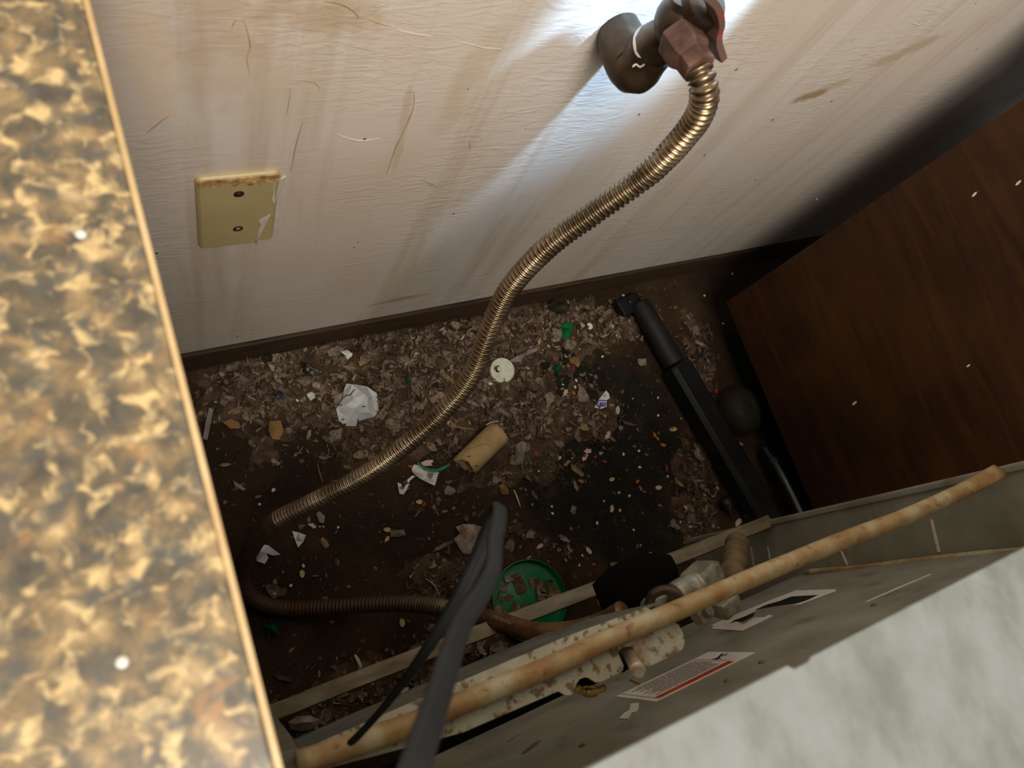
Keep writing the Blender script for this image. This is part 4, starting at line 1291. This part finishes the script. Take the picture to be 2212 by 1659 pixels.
# green lid full of flakes
gc = PZ(1139, 1297, 0.003)
root = thing('green_saucer', 'round green plastic saucer lid holding brown flakes behind the stove rail', 'lid', gc)
MB().lathe([(0.0615, 0.0), (0.0635, 0.001), (0.0650, 0.004), (0.0662, 0.0150), (0.0648, 0.0155), (0.0636, 0.0060), (0.0610, 0.0030), (0.045, 0.0026), (0.044, 0.0032), (0.0002, 0.0032)], gc, (0, 0, 1), 60).build('dish', 'green', root, 'auto')
rn = random.Random(21)
for (px, py, s_) in ((1122, 1262, 1.3), (1115, 1247, .9), (1100, 1250, .8), (1165, 1268, 1.5), (1180, 1275, 1.2), (1195, 1283, 1.2), (1172, 1285, 1.1), (1190, 1292, 1.0), (1160, 1262, .9), (1145, 1250, .7), (1110, 1312, 1.1), (1122, 1308, 1.0), (1085, 1297, 1.0), (1098, 1290, .8), (1085, 1270, .8), (1130, 1245, .8), (1150, 1254, .7), (1195, 1300, .9), (1075, 1320, .8), (1118, 1318, .9), (1060, 1312, .9), (1185, 1262, .8), (1176, 1254, .7), (1205, 1290, .8), (1134, 1275, .5), (1150, 1262, 1.0), (1183, 1268, 1.1), (1168, 1292, .8), (1094, 1262, .9), (1078, 1284, .9), (1090, 1320, 1.0), (1104, 1326, .8), (1128, 1316, .9), (1138, 1330, .8), (1112, 1302, .7), (1070, 1300, .8), (1200, 1275, .8)):
    p = PZ(px, py, 0.0085)
    o = bpy.data.objects.new('lid_flake', rn.choice(TEMPL))
    COL.objects.link(o)
    o.location = p
    o.rotation_euler = (rn.gauss(0, 0.3), rn.gauss(0, 0.3), rn.uniform(0, 6.28))
    o.scale = (s_ * 1.05,) * 3
    tag(o, 'dry brown flake lying inside the green lid', 'flake', 'flakes in the green lid')

# white sweet wrapper with serrated end, green strip across it
ser = []
for k in range(12):
    f = k / 11
    ser.append((690 - 70 * f + (14 if k % 2 else -6), 1105 + 235 * f, .010))
root = thing('sweet_wrapper', 'white torn sweet wrapper with a serrated end below the hose', 'wrapper', fz(918, 1022, 0))
MB().sheet([fz(*q) for q in o6([(270, 975, .008), (340, 985, .010), (460, 1080, .012), (640, 1100, .012)] + ser + [(520, 1290, .006), (400, 1230, .006), (330, 1185, .005), (250, 1110, .006), (230, 1060, .006)])],
           [fz(*q) for q in o6([(400, 1120, .013), (520, 1160, .008), (560, 1200, .014)])], 0.0005).build('foil', 'white', root)
MB().sheet([fz(*q) for q in o6([(520, 1110, .0135), (610, 1125, .0135), (580, 1200, .0150), (540, 1225, .0135), (500, 1170, .0125)])], [], 0.0004).build('print_patch', 'taupe', root)
MB().sheet([fz(*q) for q in o6([(170, 985, .009), (250, 990, .009), (245, 1030, .009), (180, 1020, .008)])], [], 0.0005).build('print_patch', 'brick_red', root)
MB().sheet([fz(*q) for q in o6([(250, 1060, .0095), (420, 1150, .0115), (440, 1190, .0115), (260, 1090, .0095)])], [], 0.0004).build('print_patch', 'pink', root)
arc = [(335, 935), (380, 985), (440, 1030), (520, 1065), (610, 1080), (700, 1065), (770, 1035), (840, 995), (885, 968)]
pts, _ = cr([fz(a, b, .016) for a, b in o6(arc)], 26)
g_ = MB().sweep(pts, [(0.0006, 0.0020 + 0.0012 * math.sin(math.pi * k / 25)) for k in range(26)], 6, up=(0, 0, 1))
tag(g_.build('green_strip', 'green', None), 'curved green plastic strip lying across the white wrapper', 'strip')
scrap('striped_scrap', 'pink and red striped paper scrap beside the green strip', 'scrap', o6([(390, 940), (480, 900), (590, 895), (600, 930), (560, 960), (590, 990), (470, 1000), (420, 985)]), [], 'pink', dz=.012)
root = thing('torn_wrapper', 'small torn white and brown wrapper left of the serrated sweet wrapper', 'wrapper', fz(868, 1052, 0))
scrap('foil', None, None, o6([(-10, 1280, .007), (60, 1310, .008), (50, 1400, .009), (90, 1400, .010), (130, 1320, .010), (190, 1300, .009), (140, 1420, .008), (90, 1490, .006), (20, 1470, .006)]), [], 'white', parent=root)
scrap('tail', None, None, o6([(150, 1240, .008), (240, 1165, .009), (295, 1170, .009), (200, 1250, .008), (175, 1300, .009)]), [], 'white', parent=root)
scrap('print_patch', None, None, o6([(30, 1345, .0105), (85, 1345, .0110), (90, 1390, .0112), (45, 1395, .0105)]), [], 'brick_red', thick=.0004, parent=root)

# triangle of paper with a blue square spiral
o7 = lambda q: off(q, 1020, 740, 6.9125)
root = thing('printed_paper_corner', 'triangular white paper scrap printed with a blue square spiral', 'paper scrap', fz(1302, 865, 0))
scrap('paper', None, None, o7([(2000, 715), (2040, 760), (2055, 830), (2010, 860), (2005, 960), (1920, 990), (1825, 968), (1890, 850), (1940, 790)]), [], 'white', dz=.008, parent=root)
spi = [(2000, 868), (1885, 862), (1862, 940), (1985, 944), (1992, 905), (1912, 900), (1908, 922), (1960, 926)]
mbp = MB()
pp = [fz(a, b, .0088) for a, b in o7(spi)]
for a, b in zip(pp, pp[1:]):
    dd = (b - a).normalized() * 0.0008
    mbp.sweep([a - dd, b + dd], (0.0003, 0.0012), 6, up=(0, 0, 1)) if False else mbp.sweep([a - dd, b + dd], [(0.0003, 0.0012)] * 2, 6, up=(0, 0, 1))
mbp.build('blue_spiral', 'blue', root)
pts, _ = cr([fz(a, b, .0088) for a, b in o7([(1960, 790), (1975, 800), (1992, 790), (1995, 770)])], 8)
MB().sweep(pts, [(0.0003, 0.0008)] * 8, 6, up=(0, 0, 1)).build('black_mark', 'ink', root)

# black wrapper with white letters
root = thing('black_wrapper', 'dark wrapper strip with white letters in the litter by the wall', 'wrapper', fz(664, 795, 0))
scrap('film', None, None, o5([(250, 330, .010), (320, 360, .012), (370, 385, .014), (480, 460, .013), (590, 540, .010), (600, 600, .008), (440, 590, .008), (350, 560, .008), (260, 470, .008)]), [o5([(400, 490, .013)])[0]], MAT['ink'], parent=root)
for ch, cx_, cy_, s_ in (('J', 235, 520, .009), ('K', 335, 505, .010), ('R', 410, 565, .009)):
    a = fz(*o5([(cx_, cy_, .016)])[0])
    dx_ = (PZ(700, 812, 0) - PZ(660, 800, 0)).normalized()
    dy_ = Vector((0, 0, 1)).cross(dx_)
    M = Matrix((dx_, dy_, Vector((0, 0, 1)))).transposed().to_4x4()
    M.translation = a
    text_mesh(ch, s_, M, 'letter', 'ink_pale', root, 0.0002)
pts, _ = cr([fz(a, b, .015) for a, b in o5([(360, 395), (440, 455), (520, 500), (585, 530), (610, 515)])], 12)
MB().sweep(pts, 0.0004, 5).build('light_edge', 'ink_pale', root)

# the other single scraps
scrap('white_chip', 'small folded white chip near the baseboard, left of the hose', 'scrap', o5([(960, 160), (1080, 130, .012), (1175, 195), (1165, 240), (1080, 310), (1030, 220, .014)]), [o5([(1080, 190, .016)])[0]], 'white', dz=.012)
scrap('white_chip', 'small rounded white chip left of the large crumpled piece', 'scrap', o5([(350, 920), (430, 880), (500, 920), (510, 980), (420, 1040), (380, 980)]), [o5([(440, 950, .016)])[0]], 'white', dz=.012)
scrap('pale_splinter', 'thin pale splinter just above the folded white chip', 'splinter', o5([(820, 165), (960, 110), (1080, 75), (960, 135)]), [], 'grey_film', dz=.016)
scrap('tan_leaf', 'tan leaf scrap lying nearest the countertop', 'leaf', [(481, 912), (498, 905), (516, 912), (519, 925), (498, 926)], [(502, 916, .010)], 'leaf', dz=.006)
scrap('tan_leaf', 'broad tan leaf scrap below the dark litter, left of the crumpled piece', 'leaf', [(582, 910), (606, 908), (613, 930), (604, 950), (588, 948), (580, 930)], [(598, 928, .012)], 'leaf', dz=.006)
scrap('tan_leaf', 'yellow-brown torn leaf at the end of the litter right of the cap', 'leaf', o7([(1450, 240), (1530, 210), (1590, 230), (1615, 320), (1580, 370), (1530, 320), (1460, 290)]), [o7([(1540, 280, .014)])[0]], 'leaf', dz=.008)
scrap('bark_strip', 'long grey-brown bark strip right of the cream cap', 'bark strip', o7([(560, 265), (690, 190), (830, 110), (990, 75), (960, 130), (800, 190), (720, 290), (600, 290)]), [o7([(780, 170, .016)])[0]], 'grey_film', dz=.010)
scrap('crumpled_tissue', 'crumpled off-white tissue left of the black cord', 'tissue', [(984, 1138, .010), (1000, 1132, .018), (1025, 1133, .016), (1046, 1140, .010), (1040, 1165, .008), (1025, 1185, .006), (1018, 1198, .004), (1000, 1195, .005), (990, 1180, .006), (980, 1165, .006), (994, 1152, .012)], [(1010, 1150, .022), (1022, 1160, .020), (1008, 1172, .018), (1020, 1148, .024)], 'dirty_paper', .001)
scrap('folded_wrapper', 'grey-white folded wrapper inside the hose loop by the countertop', 'wrapper', [(545, 1182, .006), (562, 1175, .012), (580, 1178, .014), (606, 1198, .010), (590, 1200, .008), (575, 1195, .010), (580, 1205, .006), (572, 1218, .004), (555, 1212, .004)], [(565, 1192, .016)], 'white', .0008)
scrap('paper_corner', 'small white paper corner inside the hose loop', 'paper scrap', [(631, 1147), (645, 1150), (661, 1156), (655, 1170), (644, 1183), (638, 1168)], [(646, 1162, .014)], 'white', dz=.006)
scrap('paper_chip', 'torn pale paper chip just under the hose, left part', 'paper scrap', [(664, 1132), (676, 1130), (684, 1138), (678, 1142)], [], 'pink', dz=.005)
scrap('grey_film_scrap', 'grey translucent film scrap right of the paper corner', 'film scrap', [(683, 1110), (690, 1104), (702, 1115), (700, 1130), (690, 1128)], [], 'grey_film', dz=.006)
scrap('silver_scrap', 'short shiny grey scrap with a light stripe in the middle of the floor', 'scrap', [(842, 1147), (872, 1144), (876, 1156), (860, 1160), (845, 1160)], [(860, 1150, .010)], 'grey_film', dz=.004)
scrap('brown_leaf_scrap', 'rust-brown leaf scrap below the cardboard roll', 'leaf', o6([(1720, 1340), (1800, 1290), (1880, 1390), (1890, 1490), (1770, 1490)]), [o6([(1800, 1400, .012)])[0]], 'leaf', dz=.005)
scrap('grey_film_scrap', 'rounded grey film scrap below the serrated wrapper', 'film scrap', o6([(790, 1400), (850, 1330), (960, 1380), (990, 1440), (900, 1500), (800, 1490)]), [o6([(890, 1430, .010)])[0]], 'grey_film', dz=.005)
scrap('grey_film_scrap', 'long fuzzy grey film scrap right of the cardboard roll', 'film scrap', o6([(2000, 640), (2100, 580), (2190, 600), (2160, 800), (2130, 960), (1990, 970), (2000, 800)]), [o6([(2080, 780, .016)])[0]], 'grey_film', dz=.006)
tag(MB().lathe([(0.0062, 0.0), (0.0068, 0.0006), (0.0068, 0.0016), (0.0062, 0.0021), (0.0003, 0.0021)], fz(1273, 705, .004), (0.05, -0.1, 1), 20).build('white_disc', 'white_bit', None, 'auto'), 'small round white disc near the green shard by the wall', 'disc')
scrap('green_shard', 'dark green glassy shard standing in the litter by the wall', 'shard', [(1213, 705, .006), (1220, 698, .012), (1236, 696, .014), (1236, 712, .014), (1230, 728, .010), (1222, 738, .005), (1212, 725, .005)], [(1224, 714, .018)], 'green', .0015)
tag(MB().lathe([(0.004, -0.003), (0.0078, 0.0), (0.0078, 0.004), (0.006, 0.0075), (0.0004, 0.009)], fz(1202, 797, .003), (0.3, -0.5, 1), 16).build('green_bead', 'green_dark', None, 'auto'), 'small dark green bead cap in the litter right of the cream cap', 'bead')
scrap('green_cap_fragment', 'dark green fragment in the shadow below the hose loop', 'fragment', [(568, 1352, .006), (590, 1345, .014), (602, 1356, .010), (600, 1372, .006), (575, 1372, .005)], [(586, 1358, .020)], 'green_dark', .001)
cl = MB()
cl.sheet([fz(*q) for q in ((1184, 668, .006), (1192, 652, .026), (1205, 646, .030), (1212, 656, .024), (1222, 650, .030), (1232, 660, .024), (1228, 674, .006), (1205, 680, .006))], [fz(1206, 662, .036), fz(1220, 664, .032)], 0.0008)
tag(cl.build('clear_wrapper', 'clear', None, True), 'crumpled clear plastic wrapper against the baseboard', 'wrapper')
cl = MB()
cl.sheet([fz(*q) for q in ((560, 772, .008), (578, 764, .016), (590, 768, .014), (588, 780, .008), (570, 784, .006))], [fz(578, 773, .022)], 0.0008)
tag(cl.build('clear_wrapper', 'clear', None, True), 'small shiny clear plastic bit at the left end of the baseboard', 'wrapper')


def stick(name, label, cat, px, r, mat_, dz=.008):
    pts, _ = cr([fz(a, b, dz) for a, b in px], 12)
    n = len(pts)
    tag(MB().sweep(pts, [r * (0.6 + 0.4 * math.sin(math.pi * (k + .5) / n)) for k in range(n)], 6).build(name, mat_, None, True), label, cat)


stick('twig', 'thin pale twig between the hose and the cardboard roll', 'twig', [(966, 919), (990, 923), (1010, 926), (1028, 928)], .0017, 'leaf', .012)
stick('twig', 'thin tan twig on the bare dark floor left of the hose', 'twig', [(686, 1003), (690, 1020), (696, 1040)], .0013, 'leaf', .004)
stick('twig', 'thin curved fibre beside the orange crumbs left of the cord', 'fibre', [(920, 1250), (936, 1262), (946, 1278), (950, 1284)], .0008, 'cream', .012)
stick('twig', 'pale straight splinter below the cardboard roll', 'twig', [(1110, 1058), (1117, 1075), (1124, 1095)], .0014, 'cream', .005)
stick('white_stub', 'short white stick standing in the litter under the stove', 'stick', [(766, 1415), (772, 1424), (780, 1442)], .0032, 'cream', .014)
stick('green_wire', 'thin green wire at the lower left beside the stove', 'wire', [(676, 1650), (690, 1656), (720, 1662), (760, 1668)], .0012, 'green', .30) if False else None
gw, _ = cr([PD(660, 1640, .56), PD(682, 1652, .56), PD(705, 1660, .56), PD(740, 1668, .56)], 14)
MB().sweep(gw, .0011, 6).build('ground_wire', 'green', S, True)
scrap('foil_scrap', 'shiny grey foil scrap beside the thin cord strand', 'scrap', [(845, 1500), (862, 1486), (884, 1484), (880, 1496), (862, 1506), (848, 1512)], [(864, 1496, .016)], 'white', dz=.010)
scrap('grey_lump', 'lumpy grey lint wad at the lower left under the stove', 'lint wad', [(622, 1560, .006), (640, 1548, .012), (670, 1545, .012), (690, 1555, .010), (686, 1572, .006), (650, 1580, .005), (628, 1575, .005)], [(655, 1560, .026), (672, 1560, .022), (640, 1564, .018)], 'dirty_paper', .001)

scrap('grey_strip', 'long grey paper strip in the dark beside the countertop, nearer the wall', 'strip', [(452, 880), (461, 884), (455, 915), (448, 950), (438, 948), (444, 912)], [], 'grey_film', dz=.008)
scrap('grey_strip', 'bent grey paper strip in the dark beside the countertop, above the hose end', 'strip', [(504, 1038), (520, 1048), (531, 1056), (526, 1060), (508, 1050)], [], 'grey_film', dz=.006)
scrap('white_flake', 'white bent flake tucked under the hose beside the cream cap', 'scrap', o7([(148, 565), (185, 500), (215, 540), (320, 620), (260, 635), (200, 600)]), [o7([(210, 575, .014)])[0]], 'white', dz=.010)
scrap('blue_scrap', 'dark blue scrap in the litter left of the small rounded chip', 'scrap', [(591, 846), (604, 842), (614, 850), (606, 860), (594, 858)], [(602, 851, .016)], 'blue_dark', dz=.010)
scrap('green_scrap', 'small dark green scrap in the litter between the crumpled piece and the hose', 'scrap', [(877, 818), (886, 812), (890, 824), (882, 832)], [], 'green_dark', dz=.012)
